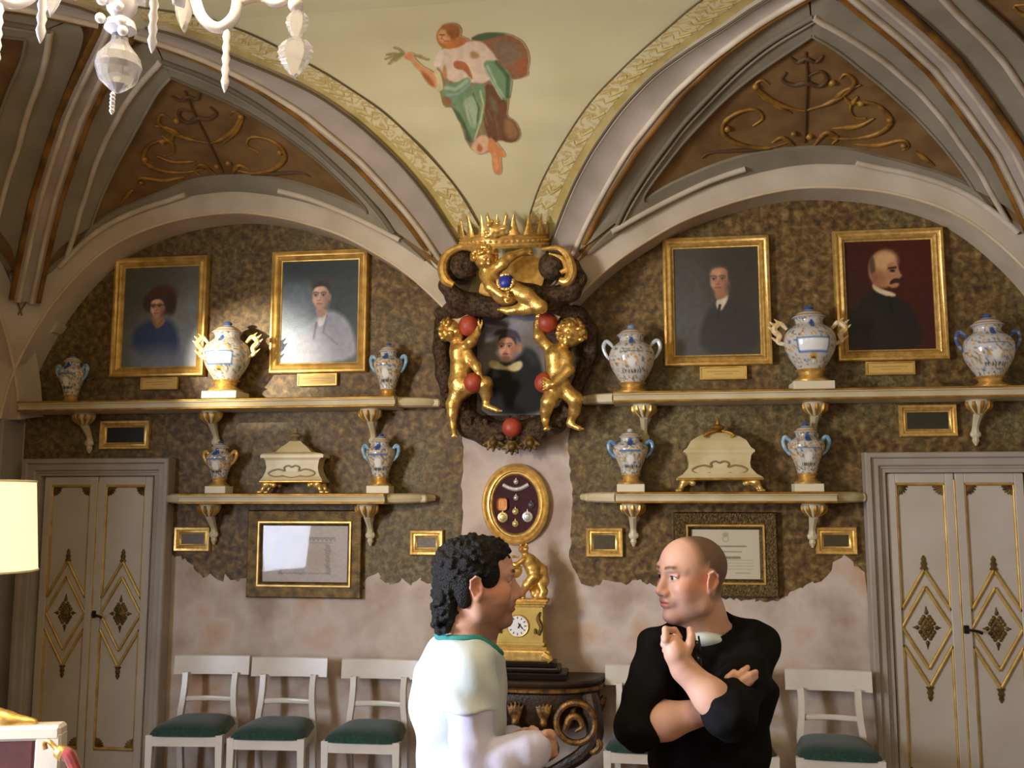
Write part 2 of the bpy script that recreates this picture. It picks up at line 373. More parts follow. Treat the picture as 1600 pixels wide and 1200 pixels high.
# ---------------------------------------------------------------- smooth solids: signed distance fields meshed by surface nets
def frame_from(fwd, up=(0, 0, 1)):
    f = np.array(fwd, float); f /= np.linalg.norm(f); l = np.cross(up, f); l /= np.linalg.norm(l)
    return np.stack([f, l, np.cross(f, l)], 1)          # columns: forward, left, up
class Solid:
    def __init__(s): s.p = []
    def cone(s, a, b, ra, rb=None, k=0.0, op='u'):
        s.p.append((op, 'c', np.array(a, float), np.array(b, float), ra, ra if rb is None else rb, k)); return s
    def chain(s, pts, rs, k=0.0):
        for i in range(len(pts)-1): s.cone(pts[i], pts[i+1], rs[i], rs[i+1], k)
        return s
    def ell(s, c, r, R=None, k=0.0, op='u'):
        s.p.append((op, 'e', np.array(c, float), np.array(r, float), np.eye(3) if R is None else np.array(R), 0, k)); return s
    def box(s, c, h, R=None, rad=0.0, k=0.0, op='u'):
        s.p.append((op, 'b', np.array(c, float), np.array(h, float), np.eye(3) if R is None else np.array(R), rad, k)); return s
    def bounds(s):
        lo, hi = [], []
        for q in s.p:
            if q[0] != 'u': continue
            l, h = s.pb(q); lo.append(l); hi.append(h)
        return np.min(lo, 0), np.max(hi, 0)
    def pb(s, q):
        if q[1] == 'c':
            r = max(q[4], q[5]); return np.minimum(q[2], q[3])-r, np.maximum(q[2], q[3])+r
        e = np.abs(q[4]) @ (q[3] + (q[5] if q[1] == 'b' else 0)); return q[2]-e, q[2]+e
    def mesh(s, res, axes=None, disp=None):
        if axes is None:
            lo, hi = s.bounds(); axes = [np.arange(lo[i]-2.5*res, hi[i]+3.5*res, res) for i in range(3)]
        ax = [np.asarray(a, np.float32) for a in axes]
        cell = max(float(np.max(np.diff(a))) for a in ax)
        big = 10*cell
        D = np.full([len(a) for a in ax], big, np.float32)
        for q in s.p:
            l, h = s.pb(q); mg = q[6]*1.5+2.5*cell
            sl = tuple(slice(max(0, int(np.searchsorted(ax[i], l[i]-mg))-1), int(np.searchsorted(ax[i], h[i]+mg))+1) for i in range(3))
            g = np.meshgrid(*[ax[i][sl[i]] for i in range(3)], indexing='ij', sparse=True)
            if g[0].size*g[1].size*g[2].size == 0: continue
            if q[1] == 'c':
                a, b = q[2], q[3]; e = b-a; L2 = max(float(e@e), 1e-12)
                t = np.clip(((g[0]-a[0])*e[0]+(g[1]-a[1])*e[1]+(g[2]-a[2])*e[2])/L2, 0, 1)
                d = np.sqrt((g[0]-a[0]-t*e[0])**2+(g[1]-a[1]-t*e[1])**2+(g[2]-a[2]-t*e[2])**2)-(q[4]+(q[5]-q[4])*t)
            else:
                x, y, z = g[0]-q[2][0], g[1]-q[2][1], g[2]-q[2][2]; R = q[4]
                u = [x*R[0, i]+y*R[1, i]+z*R[2, i] for i in range(3)]
                if q[1] == 'e':
                    k0 = np.sqrt(sum((u[i]/q[3][i])**2 for i in range(3))); k1 = np.sqrt(sum((u[i]/q[3][i]**2)**2 for i in range(3)))+1e-9
                    d = k0*(k0-1)/k1
                else:
                    w = [np.abs(u[i])-q[3][i] for i in range(3)]
                    d = np.sqrt(sum(np.maximum(v, 0)**2 for v in w))+np.minimum(np.maximum(np.maximum(w[0], w[1]), w[2]), 0)-q[5]
            A = D[sl]; k = q[6]
            if q[0] == 'u':
                if k > 0:
                    hh = np.maximum(k-np.abs(A-d), 0)/k; D[sl] = np.minimum(A, d)-hh*hh*k*0.25
                else: D[sl] = np.minimum(A, d)
            else:
                if k > 0:
                    hh = np.maximum(k-np.abs(A+d), 0)/k; D[sl] = np.maximum(A, -d)+hh*hh*k*0.25
                else: D[sl] = np.maximum(A, -d)
        if disp is not None:
            g = np.meshgrid(*ax, indexing='ij', sparse=True); D = D+disp(g[0], g[1], g[2]).astype(np.float32)
        return surface_nets(D, ax)
def surface_nets(D, ax):
    S = D < 0
    for i in range(3):                                       # keep it closed at the border
        sl = [slice(None)]*3
        for e in (0, -1):
            sl[i] = e; S[tuple(sl)] = False; D[tuple(sl)] = np.maximum(D[tuple(sl)], 1e-4)
    c = S[:-1, :-1, :-1].astype(np.int8)
    tot = np.zeros(c.shape, np.int8)
    for dx in (0, 1):
        for dy in (0, 1):
            for dz in (0, 1):
                tot += S[dx:S.shape[0]-1+dx, dy:S.shape[1]-1+dy, dz:S.shape[2]-1+dz]
    act = (tot > 0) & (tot < 8)
    I, J, K = np.nonzero(act); n = len(I)
    vid = np.full(act.shape, -1, np.int64); vid[I, J, K] = np.arange(n)
    acc = np.zeros((n, 3)); cnt = np.zeros(n)
    cor = [(a, b, d) for a in (0, 1) for b in (0, 1) for d in (0, 1)]
    for p in cor:
        for axis in range(3):
            if p[axis] == 1: continue
            q = list(p); q[axis] = 1
            d0 = D[I+p[0], J+p[1], K+p[2]]; d1 = D[I+q[0], J+q[1], K+q[2]]
            m = (d0 < 0) != (d1 < 0)
            t = np.where(m, d0/np.where(m, d0-d1, 1), 0)
            for a in range(3):
                i0 = (I, J, K)[a]+p[a]
                x0 = ax[a][i0]
                v = x0 + (t*(ax[a][np.minimum(i0+1, len(ax[a])-1)]-x0) if a == axis else 0)
                acc[:, a] += np.where(m, v, 0)
            cnt += m
    V = acc/cnt[:, None]
    Q = []
    for axis in range(3):
        b, d = (axis+1) % 3, (axis+2) % 3
        s0 = [slice(None)]*3; s1 = [slice(None)]*3; s0[axis] = slice(0, -1); s1[axis] = slice(1, None)
        A, B = S[tuple(s0)], S[tuple(s1)]
        e = np.array(np.nonzero(A != B)); inside = A[tuple(e)]
        ok = (e[b] > 0) & (e[d] > 0) & (e[b] < act.shape[b]) & (e[d] < act.shape[d]) & (e[axis] < act.shape[axis])
        e = e[:, ok]; inside = inside[ok]
        def cellid(ob, od):
            f = e.copy(); f[b] -= ob; f[d] -= od; return vid[f[0], f[1], f[2]]
        q = np.stack([cellid(1, 1), cellid(0, 1), cellid(0, 0), cellid(1, 0)], 1)
        q[~inside] = q[~inside][:, ::-1]
        Q.append(q)
    Q = np.vstack(Q); Q = Q[(Q >= 0).all(1)]
    return V, Q
def solid_obj(name, V, Q, m, parent=None, org=(0, 0, 0), col=None):
    me = bpy.data.meshes.new(name); V = V-np.array(org)
    me.vertices.add(len(V)); me.vertices.foreach_set('co', V.astype(np.float32).ravel())
    me.loops.add(len(Q)*4); me.loops.foreach_set('vertex_index', Q.astype(np.int32).ravel())
    me.polygons.add(len(Q)); me.polygons.foreach_set('loop_start', np.arange(0, len(Q)*4, 4, dtype=np.int32))
    me.polygons.foreach_set('use_smooth', np.ones(len(Q), bool))
    me.update(calc_edges=True)
    if col is not None: set_col(me, col)
    return link(name, me, m, parent)
# ================================================================ STRUCTURE
HW, BACK = 3.7, -9.2
bm = box(bmesh.new(), (0, BACK/2, -0.05), (2*HW+0.4, -BACK+0.4, 0.1)); struct(obj('floor', bm, M_floor))
wall_back = struct(obj('wall_back', box(bmesh.new(), (0, 0.11, 2.2), (2*HW+0.4, 0.2, 4.6)), M_plaster))
struct(obj('wall_right', box(bmesh.new(), (HW+0.1, BACK/2, 2.2), (0.2, -BACK, 4.6)), M_plain))
struct(obj('wall_rear', box(bmesh.new(), (0, BACK-0.1, 2.2), (2*HW+0.4, 0.2, 4.6)), M_plain))
bm = bmesh.new()                                            # left wall with a window opening at Y -4.8 .. -5.9, Z 0.9 .. 3.0
for y0, y1, z0, z1 in ((0, -4.78, -0.1, 4.5), (-5.92, BACK, -0.1, 4.5), (-4.78, -5.92, -0.1, 0.95), (-4.78, -5.92, 2.95, 4.5)):
    box(bm, (-HW-0.1, (y0+y1)/2, (z0+z1)/2), (0.2, abs(y1-y0), z1-z0))
struct(obj('wall_left', bm, M_plain))
win = struct(thing('window_1', 'tall casement window in the left side wall letting in daylight', 'window', (-HW-0.1, -5.35, 1.95)))
bm = bmesh.new()
for y in (-0.54, 0.0, 0.54): box(bm, (0, y, 0), (0.06, 0.07, 2.0), 0.008)
for z in (-0.97, 0.3, 0.97): box(bm, (0, 0, z), (0.05, 1.1, 0.06), 0.008)
obj('window_frame', bm, M_white, win)
for y, z, h in ((-0.27, -0.33, 1.2), (0.27, -0.33, 1.2), (-0.27, 0.63, 0.62), (0.27, 0.63, 0.62)):
    obj('pane', box(bmesh.new(), (0, y, z), (0.004, 0.47, h)), M_pane, win)

# ---- vault profile: a cove that rises from the wall and turns flat (heights read off the ribs)
HS = np.array([0.0, 0.06, 0.15, 0.25, 0.36, 0.50, 0.62, 0.72, 0.83, 0.97, 1.10, 1.18, 1.33, 1.50, 1.70, 1.90, 2.1])
HZ = np.array([2.88, 3.05, 3.25, 3.42, 3.555, 3.70, 3.80, 3.88, 3.965, 4.05, 4.135, 4.175, 4.248, 4.304, 4.336, 4.35, 4.352])
def plan(s): return s+0.30*np.maximum(0, 1-np.asarray(s)/1.3)**1.5    # half width of the pendentive at distance s from the wall
_S = np.linspace(0, 2, 800); _X = plan(_S)
def hz(s):
    s = np.maximum(s, 0); i = np.clip(np.searchsorted(HS, s)-1, 0, len(HS)-2); f = np.clip((s-HS[i])/(HS[i+1]-HS[i]), 0, 1)
    m = np.gradient(HZ, HS); h = HS[i+1]-HS[i]
    return (2*f**3-3*f**2+1)*HZ[i]+(f**3-2*f**2+f)*h*m[i]+(-2*f**3+3*f**2)*HZ[i+1]+(f**3-f**2)*h*m[i+1]
def hnorm(s):
    e = 0.01; d = (float(hz(np.array(s+e)))-float(hz(np.array(max(s-e, 0)))))/(2*e)
    n = np.array([0, -d, -1.0]); return n/np.linalg.norm(n)      # into the room
def on_cove(px, py):
    d = ray(px, py); lo, hi = 0.5, 12.0
    ts = np.linspace(3.0, 9.0, 400); p = CAM+ts[:, None]*d
    g = p[:, 2]-hz(np.clip(-p[:, 1], 0, 2.1)); i = int(np.argmax(g > 0)) if (g > 0).any() else len(ts)-1
    a, b = ts[max(i-1, 0)], ts[i]
    for _ in range(30):
        m = (a+b)/2; q = CAM+m*d
        if q[2]-float(hz(np.array(min(max(-q[1], 0), 2.1)))) > 0: b = m
        else: a = m
    return CAM+b*d

def cove_patch(flip):                                       # the pendentive between the two bays, cut along the groins
    ss = np.linspace(0.13, 1.82, 61); uu = np.linspace(-1, 1, 41)
    return np.array([[(u*float(plan(s)), -s, float(hz(np.array(s)))) for u in uu] for s in ss])
P = cove_patch(0)
ceiling = struct(link('ceiling', grid_mesh('ceiling', P), M_cream))
bm = bmesh.new()                                            # flat middle of the vault
T = 4.352
def quad(*p): bm.faces.new([bm.verts.new(q) for q in p])
quad((-HW, -HW, T), (HW, -HW, T), (HW, BACK, T), (-HW, BACK, T))
quad((-1.8, -1.81, T-0.001), (1.8, -1.81, T-0.001), (HW, -HW, T-0.001), (-HW, -HW, T-0.001))
for sx in (-1, 1): box(bm, (sx*1.95, -1.95, T+0.012), (0.7, 0.7, 0.02))
obj('vault_crown', bm, M_cream, ceiling)
for sx in (-1, 1):                                          # side coves beyond the first side bay
    uu = np.linspace(0.02, 1.84, 31)
    P = np.array([[(sx*(HW-u), -(HW-0.0)-(0 if v == 0 else 0)-v*(5.5)+(u if v == 0 else 0)*0-u*(1-v), float(hz(np.array(u)))) for v in np.linspace(0, 1, 9)] for u in uu])
    link('side_cove', grid_mesh('side_cove', P), M_cream, ceiling)

# ---- lunette over the right-hand bay (the left-hand bay and the side walls are its mirror images)
AX, AZ = zip(*[(0.30, 2.98), (0.42, 3.11), (0.545, 3.235), (0.69, 3.36), (0.86, 3.475), (1.12, 3.62), (1.41, 3.725), (1.69, 3.79), (1.93, 3.812), (2.25, 3.785), (2.52, 3.72), (2.79, 3.60), (3.01, 3.42), (3.22, 3.17), (3.40, 2.86), (3.49, 2.62), (3.53, 2.42)])
def arch_z(x):
    p = spline(np.stack([AX, AZ], 1), 200); return np.interp(x, p[:, 0], p[:, 1])
ARCH_Y = -0.26
xs = np.linspace(0.34, 3.34, 121)
XM = 1.79
CORN = [(0.36, 3.30), (0.56, 3.62), (0.72, 3.83), (0.95, 4.01), (1.16, 4.15), (1.37, 4.225), (1.60, 4.285), (1.79, 4.335)]
cx_, cz_ = np.array(CORN).T
def groin(x):
    """point of the groin edge above plan position x"""
    if x <= XM: s = float(np.interp(x, _X, _S)); return np.array([x, -s, float(hz(np.array(s)))])
    s = max(3.58-x, 0.2); z = np.interp(s, cx_, cz_) if s > 0.36 else 3.30-(0.36-s)*1.9
    return np.array([x, -s, z])
def arch_outer(x):
    c = 1.88; k = 1.0 + 0.045*abs(x-c)/1.5
    return np.array([c+(x-c)*k, ARCH_Y-0.05, float(arch_z(x))+0.15])
def lunette_pt(x, v):
    a, g = arch_outer(x), groin(x)
    g = g if g[1] < a[1]-0.01 else np.array([a[0], a[1]-0.01, max(g[2], a[2]+0.01)])
    p = a*(1-v)+g*v
    p[2] += 0.05*math.sin(PI*v)*min(1.0, abs(g[1]-a[1]))
    return p
P = np.array([[lunette_pt(x, v) for x in xs] for v in np.linspace(0, 1, 33)])
LUN = P
bvh = BVHTree.FromPolygons([tuple(p) for p in P.reshape(-1, 3)], [(r*121+c, r*121+c+1, (r+1)*121+c+1, (r+1)*121+c) for r in range(32) for c in range(120)])
def on_lun(px, py):
    d = Vector(ray(px, py)).normalized(); h = bvh.ray_cast(Vector(CAM), d)
    if h[0] is None: h = min((bvh.find_nearest(Vector(PX(px, py, q))) for q in np.linspace(4.2, 6.6, 41)), key=lambda r: (Vector(CAM)+d*(r[0]-Vector(CAM)).dot(d)-r[0]).length)
    n = h[1] if h[1].dot(d) < 0 else -h[1]
    return np.array(h[0]), np.array(n)
def lun_curve(px, n=40, lift=0.0):
    a = [on_lun(*q) for q in px]
    p = spline([q[0] for q in a], 400)
    L = np.concatenate([[0], np.cumsum(np.linalg.norm(np.diff(p, axis=0), axis=1))]); i = np.searchsorted(L, np.linspace(0, L[-1], n)*0.99999)
    p = p[np.clip(i, 0, 399)]
    q = [bvh.find_nearest(Vector(v)) for v in p]
    nn = np.array([r[1] if r[1].dot(r[0]-Vector(CAM)) < 0 else -r[1] for r in q]); p = np.array([r[0] for r in q])
    for _ in range(3): nn[1:-1] = (nn[:-2]+nn[1:-1]*2+nn[2:])/4
    nn /= np.linalg.norm(nn, axis=1)[:, None]
    return p+nn*lift, nn
def mir(P): return np.array(P)*np.array([-1, 1, 1])
def diag(P):                                                # across the corner diagonal of the right-hand bay
    P = np.array(P, float); Q = P.copy(); Q[..., 0] = HW+P[..., 1]; Q[..., 1] = P[..., 0]-HW; return Q
def four(fn):                                               # same piece in the right bay, left bay and the two side bays
    for k, t in enumerate((lambda q: np.array(q), mir, diag, lambda q: mir(diag(q)))): fn(t, k)
def ctrim(name, rows, m, parent=None, thick=0.0):
    """moulding: lofted rows of points, the same piece built in all four bays"""
    out = []
    for t in (lambda q: np.array(q), mir, diag, lambda q: mir(diag(q))):
        o = obj(name, loft(bmesh.new(), [t(r) for r in rows]), m, parent, smooth=True); out.append(o)
    return out
panels = []
def _pan(t, k):
    panels.append(link('lunette_panel', grid_mesh('lunette_panel', t(LUN)), M_lunette, ceiling))
four(_pan)

def strip(name, A, B, m, lift=0.02, n=60, wallw=0.0):
    """raised flat strip between two polylines lying on the lunette (pixel lists), parented to the ceiling"""
    a, na = lun_curve(A, n); b, nb = lun_curve(B, n)
    rows = [a-na*0.01]
    for f in np.linspace(0, 1, 6):
        c = a*(1-f)+b*f; r = [bvh.find_nearest(Vector(v)) for v in c]
        nn = na*(1-f)+nb*f
        rows.append(np.array([q[0] for q in r])+nn*lift)
    ctrim(name, rows+[b-nb*0.01], m, ceiling)
def roll(name, A, r, m, lift=0.0, n=60, par=None):
    a, na = lun_curve(A, n, lift)
    for t in (lambda q: np.array(q), mir, diag, lambda q: mir(diag(q))):
        obj(name, tube(bmesh.new(), t(a), r, 6), m, par or ceiling, smooth=True, sharp=80)
# traced borders (right-hand bay)
D_c = [(906, 392), (919, 362), (944, 300), (975, 247), (1006, 200), (1069, 131), (1131, 75), (1194, 28), (1240, -4), (1262, -20)]
D_r = [(1266, -22), (1300, -8), (1340, 15), (1412, 65), (1462, 107), (1512, 170), (1562, 240), (1590, 295), (1612, 350)]
M_c = [(940, 385), (962, 347), (981, 309), (1006, 269), (1037, 225), (1069, 184), (1116, 134), (1162, 91), (1209, 56), (1271, 20)]
M_r = [(1271, 20), (1325, 52), (1375, 85), (1425, 127), (1475, 180), (1512, 232), (1550, 292), (1580, 345), (1600, 385)]
B_c = [(1004, 312), (1006, 300), (1037, 256), (1069, 216), (1116, 166), (1162, 125), (1209, 91), (1271, 51)]
B_r = [(1271, 51), (1312, 77), (1362, 117), (1412, 160), (1450, 197), (1487, 240), (1524, 293)]
B_a = [(1004, 308), (1069, 275), (1131, 250), (1194, 234), (1256, 228), (1275, 227), (1325, 230), (1375, 242), (1425, 255), (1475, 270), (1524, 292)]
A_t = [(916, 398), (935, 385), (1000, 353), (1050, 325), (1100, 303), (1162, 279), (1256, 265), (1300, 265), (1350, 272), (1425, 297), (1485, 326), (1545, 362), (1600, 412)]
strip('grey_band', D_c, B_c, M_grey)
strip('grey_band', D_r, B_r, M_grey)
strip('grey_band', [(916, 396), (960, 352), (1004, 310)] + B_a[1:-1] + [(1524, 293), (1560, 335), (1604, 396)], A_t, M_grey, 0.022, n=90)
roll('band_moulding', M_c[1:], 0.016, M_greyline, 0.026)
roll('band_moulding', [(p[0]+5, p[1]+6) for p in M_c[1:]], 0.012, M_grey, 0.024)
roll('band_moulding', M_r[:-1], 0.018, M_ribpale, 0.026)
roll('panel_bead', B_c, 0.010, M_greyline, 0.022); roll('panel_bead', B_r, 0.010, M_grey, 0.022)
roll('arch_moulding', [(953, 359), (1010, 326), (1060, 300), (1110, 277), (1162, 259)], 0.020, M_arch, 0.03)
roll('arch_moulding', [(1338, 249), (1380, 258), (1425, 275), (1485, 299), (1540, 330), (1590, 364)], 0.020, M_ribpale, 0.03)

# gold grotesque reliefs on the brown panels, traced in the right-hand panel
REL = [[(1259, 80), (1261, 120), (1259, 160), (1258, 200), (1257, 222)],
       [(1258, 172), (1235, 168), (1210, 158), (1192, 145), (1180, 132), (1190, 124), (1200, 130)],
       [(1258, 172), (1290, 162), (1318, 146), (1335, 128), (1322, 114), (1312, 122)],
       [(1228, 112), (1222, 124), (1240, 132), (1259, 128), (1280, 134), (1292, 122), (1282, 110), (1262, 118)],
       [(1234, 88), (1246, 96), (1260, 90), (1274, 96), (1286, 86)],
       [(1230, 222), (1200, 230), (1160, 226), (1132, 212), (1130, 192), (1150, 176), (1180, 170), (1192, 184), (1176, 196)],
       [(1290, 214), (1330, 216), (1370, 208), (1392, 190), (1378, 168), (1350, 158), (1328, 164), (1334, 182), (1352, 184)],
       [(1240, 226), (1222, 214), (1206, 222)], [(1272, 226), (1290, 206), (1308, 214), (1300, 224)],
       [(1340, 150), (1330, 160), (1318, 150)], [(1330, 224), (1370, 226), (1410, 218), (1420, 228), (1410, 234)],
       [(1206, 232), (1160, 234), (1110, 238), (1096, 246)], [(1430, 236), (1450, 250), (1460, 258)],
       [(1180, 140), (1206, 160), (1236, 176)], [(1300, 158), (1320, 140), (1345, 132)], [(1300, 200), (1340, 196), (1366, 184)]]
for i, c in enumerate(REL):
    a, na = lun_curve(c, 26, 0.004)
    for t in (lambda q: np.array(q), mir, diag, lambda q: mir(diag(q))):
        obj('relief_scroll', tube(bmesh.new(), t(a), [0.006, 0.017, 0.013, 0.006] if i else 0.008, 6), M_relief if i not in (0, 3, 4, 11) else M_reliefd, ceiling, smooth=True, sharp=80)
for q in [(1264, 212), (1240, 208), (1300, 128), (1180, 134), (1390, 186), (1136, 200), (1345, 160), (1412, 226)]:
    p, n_ = on_lun(*q)
    for t in (lambda q: np.array(q), mir, diag, lambda q: mir(diag(q))):
        obj('relief_boss', ball(bmesh.new(), t(p+n_*0.005), 0.022, 10, 6), M_relief, ceiling, smooth=True)

# ---- groin rib on the centre side: gold edge, lilac face with pale rolls, dark line, ornament stripe, all on the cove
E_c = [(843, 425), (852, 397), (866, 359), (897, 281), (944, 200), (1006, 125), (1069, 75), (1131, 34), (1175, 3), (1225, -26), (1262, -42)]
S_c = [(822, 352), (850, 275), (912, 172), (975, 103), (1037, 47), (1090, 2), (1150, -34), (1215, -58), (1262, -72)]
def cove_curve(px, n=60):
    p = spline([on_cove(*q) for q in px], n); nn = np.array([hnorm(min(max(-q[1], 0.02), 2.0)) for q in p]); return p, nn
e, ne = cove_curve(E_c); s_, ns = cove_curve(S_c)
gx = np.linspace(0.36, XM, 60); d = np.array([groin(x) for x in gx]); nd = np.array([hnorm(float(np.interp(x, _X, _S))) for x in gx])
side = np.array([0.7071, 0.7071, 0])
nd = nd+side*0.25; nd /= np.linalg.norm(nd, axis=1)[:, None]
def mixp(f): return d*(1-f)+e*f, nd*(1-f)+ne*f
def prow(f, l): p, n = mixp(f); return p+n*l
mirrors2 = (lambda q: np.array(q), mir)
trims = []
for t in (lambda q: np.array(q), mir, diag, lambda q: mir(diag(q))):
    o = struct(obj('trim_%d' % (len(trims)+1), loft(bmesh.new(), [t(prow(f, l)) for f, l in ((0, -0.02), (0.02, 0.04), (0.22, 0.05), (0.30, 0.035), (0.85, 0.03), (0.93, 0.04), (1.0, 0.03), (1.0, -0.01))]), M_rib, None, smooth=True, sharp=50))
    trims.append(o)
    obj('gilt_edge', tube(bmesh.new(), t(prow(0.03, 0.035)), 0.021, 8), M_ribgold, o, smooth=True, sharp=80)
    obj('pale_roll', tube(bmesh.new(), t(prow(0.24, 0.045)), 0.017, 8), M_ribpale, o, smooth=True, sharp=80)
    obj('dark_line', tube(bmesh.new(), t(prow(0.985, 0.034)), 0.008, 6), M_line, o, smooth=True, sharp=80)
    k = np.linspace(0, 1, 60)
    es = spline([e[i] for i in np.linspace(0, 59, 12).astype(int)], 60)
    inner = [t(es+ne*0.004)]; 
    # yellow line, patterned stripe and thin outer line (paint layers with a little body)
    # resample the rib edge so both borders run together
    f0, f1 = 0.0, 0.28
    A = es; B = s_
    ia = np.array([np.argmin(np.abs(A[:, 1]-y)) for y in B[:, 1]]); A2 = A[ia]
    off = ns
    obj('yellow_border', loft(bmesh.new(), [t(A2+off*0.004), t(A2*0.72+B*0.28+off*0.006)]), M_yellow, o)
    obj('ornament_stripe', loft(bmesh.new(), [t(A2*0.72+B*0.28+off*0.008), t(B+off*0.008)]), M_stripe, o)
    obj('thin_line', tube(bmesh.new(), t(B+off*0.008), 0.005, 5), M_line, o)
    for j in range(4, 56, 2):                               # painted leaf motifs have a slight relief
        pass
# ornament motifs: a row of small leaf scrolls along the stripe
for t in mirrors2:
    bm = bmesh.new()
    N_ = 34
    for j in range(N_):
        i = int(3+(j+0.5)*52/N_)
        a, b = A2[i]*0.68+s_[i]*0.32, s_[i]*0.92+A2[i]*0.08
        tg = s_[min(i+1, 59)]-s_[max(i-1, 0)]; tg = tg/np.linalg.norm(tg)
        q = [a+tg*0.02, a*0.6+b*0.4-tg*0.022, a*0.35+b*0.65+tg*0.022, b]
        tube(bm, t(spline(q, 7)+ns[i]*0.008), [0.010, 0.006, 0.004], 4, flat=0.4, ref=ns[i])
    o = obj('stripe_scrollwork', bm, M_yellow, ceiling, smooth=True); o['kind'] = 'stuff'

# ---- corner ribs on the diagonals
cr = np.array([groin(x) for x in np.linspace(XM, 3.25, 50)])
dr = diag(cr)
nn = np.array([[-0.45, -0.45, -0.77]]*50); nn /= np.linalg.norm(nn, axis=1)[:, None]
for t in mirrors2:
    def crow(f, l): return t(cr*(1-f)+dr*f+nn*l)
    o = struct(obj('trim_%d' % (len(trims)+1), loft(bmesh.new(), [crow(f, l) for f, l in ((0, -0.02), (0.04, 0.05), (0.2, 0.07), (0.35, 0.055), (0.65, 0.055), (0.8, 0.07), (0.96, 0.05), (1, -0.02))]), M_rib, None, smooth=True, sharp=50))
    trims.append(o)
    for f in (0.02, 0.98): obj('gilt_edge', tube(bmesh.new(), crow(f, 0.045), 0.02, 8), M_ribgold, o, smooth=True, sharp=80)
    for f in (0.27, 0.73): obj('pale_roll', tube(bmesh.new(), crow(f, 0.062), 0.015, 8), M_ribpale, o, smooth=True, sharp=80)

# ---- wall arches: soffit, chamfered face
ax_ = np.linspace(0.30, 3.53, 80); az_ = np.array([arch_z(x) for x in ax_])
def arow(y, out):
    c = 1.88; dx = np.gradient(ax_); dz = np.gradient(az_); nx_, nz_ = -dz, dx; l = np.hypot(nx_, nz_); nx_, nz_ = nx_/l, nz_/l
    return np.stack([ax_+nx_*out, np.full(80, y), az_+nz_*out], 1)
for t in (lambda q: np.array(q), mir, diag, lambda q: mir(diag(q))):
    o = struct(obj('trim_%d' % (len(trims)+1), loft(bmesh.new(), [t(arow(0.02, 0.0)), t(arow(ARCH_Y+0.02, 0.0)), t(arow(ARCH_Y, 0.012)), t(arow(ARCH_Y-0.02, 0.10)), t(arow(ARCH_Y-0.06, 0.17))]), M_arch, None, smooth=True, sharp=30))
    trims.append(o)
    obj('soffit_edge', tube(bmesh.new(), t(arow(ARCH_Y+0.012, 0.006)), 0.012, 6), M_arch2, o, smooth=True, sharp=80)
    # the wall above the arch, closing the gap behind the lunette
# ---- centre corbel carrying the ribs
bm = bmesh.new()
prof = [(0.30, 3.13), (0.34, 3.15), (0.36, 3.18), (0.37, 3.20), (0.37, 3.23)]
lathe(bm, prof, 28, (0, 0.0, 0), 1.0, 0.34)
struct(obj('trim_%d' % (len(trims)+1), bm, M_rib, None, smooth=True)); trims.append(1)
for sx in (-1, 1):                                          # corner piers under the arch feet
    bm = box(bmesh.new(), (sx*3.62, -0.10, 1.25), (0.18, 0.24, 2.5), 0.01)
    struct(obj('trim_%d' % (len(trims)+1), bm, M_plain)); trims.append(1)

# ---- wallpaper with a torn edge (real sheet, 4 mm proud of the plaster)
def ragged(pts, amp, step=0.03):
    P = [np.array(p, float) for p in pts]; out = []
    for a, b in zip(P, P[1:]):
        n = max(1, int(np.linalg.norm(b-a)/step))
        for i in range(n):
            q = a+(b-a)*i/n; out.append(q+np.random.uniform(-amp, amp, 2))
    out.append(P[-1]); return out
def wp(px): return [tuple(W(x, y)[[0, 2]]) for x, y in px]
def inner(px): return [(p[0], p[1]) for p in px]
L_low = wp([(258, 866), (272, 868), (285, 872), (298, 880), (306, 893), (318, 903), (328, 898), (340, 905), (347, 908), (351, 898), (360, 906), (372, 906), (386, 904), (430, 918), (520, 920), (563, 932), (571, 907), (580, 898), (590, 897), (600, 913), (612, 912), (628, 902), (640, 913), (655, 903), (668, 912), (690, 906), (712, 902)])
L_right = wp([(716, 895), (719, 850), (722, 800), (720, 760), (723, 720), (722, 690), (716, 640)])
R_left = wp([(895, 640), (888, 680), (889, 720), (894, 765), (893, 820), (890, 870), (898, 893), (908, 912)])
R_low = wp([(918, 917), (935, 911), (947, 904), (962, 911), (980, 912), (992, 903), (1010, 912), (1060, 928), (1130, 936), (1215, 940), (1232, 926), (1248, 919), (1262, 911), (1280, 909), (1292, 902), (1297, 888), (1306, 874), (1318, 868), (1330, 872), (1338, 884), (1352, 900)])
top = [(x, float(arch_z(x))+0.07) for x in np.linspace(0.36, 3.36, 40)]
left_poly = [(-x, z) for x, z in top][::-1]
poly = [(-3.52, 0.4), (-2.45, 0.4)] + [tuple(q) for q in ragged(L_low, 0.013, 0.02)] + [tuple(q) for q in ragged(L_right, 0.006)] + [(-0.38, 2.7), (-0.36, 2.98)] + left_poly[::-1][0:] + [(-3.52, 2.7)]
obj('wallpaper', prism(bmesh.new(), poly, 0.012, 0.006), M_paper, wall_back)
poly = [tuple(q) for q in ragged(R_left, 0.006)] + [tuple(q) for q in ragged(R_low, 0.013, 0.02)] + [(2.3, 0.4), (3.66, 0.4), (3.62, 2.7)] + top[::-1] + [(0.40, 2.75)]
obj('wallpaper', prism(bmesh.new(), poly, 0.012, 0.006), M_paper, wall_back)
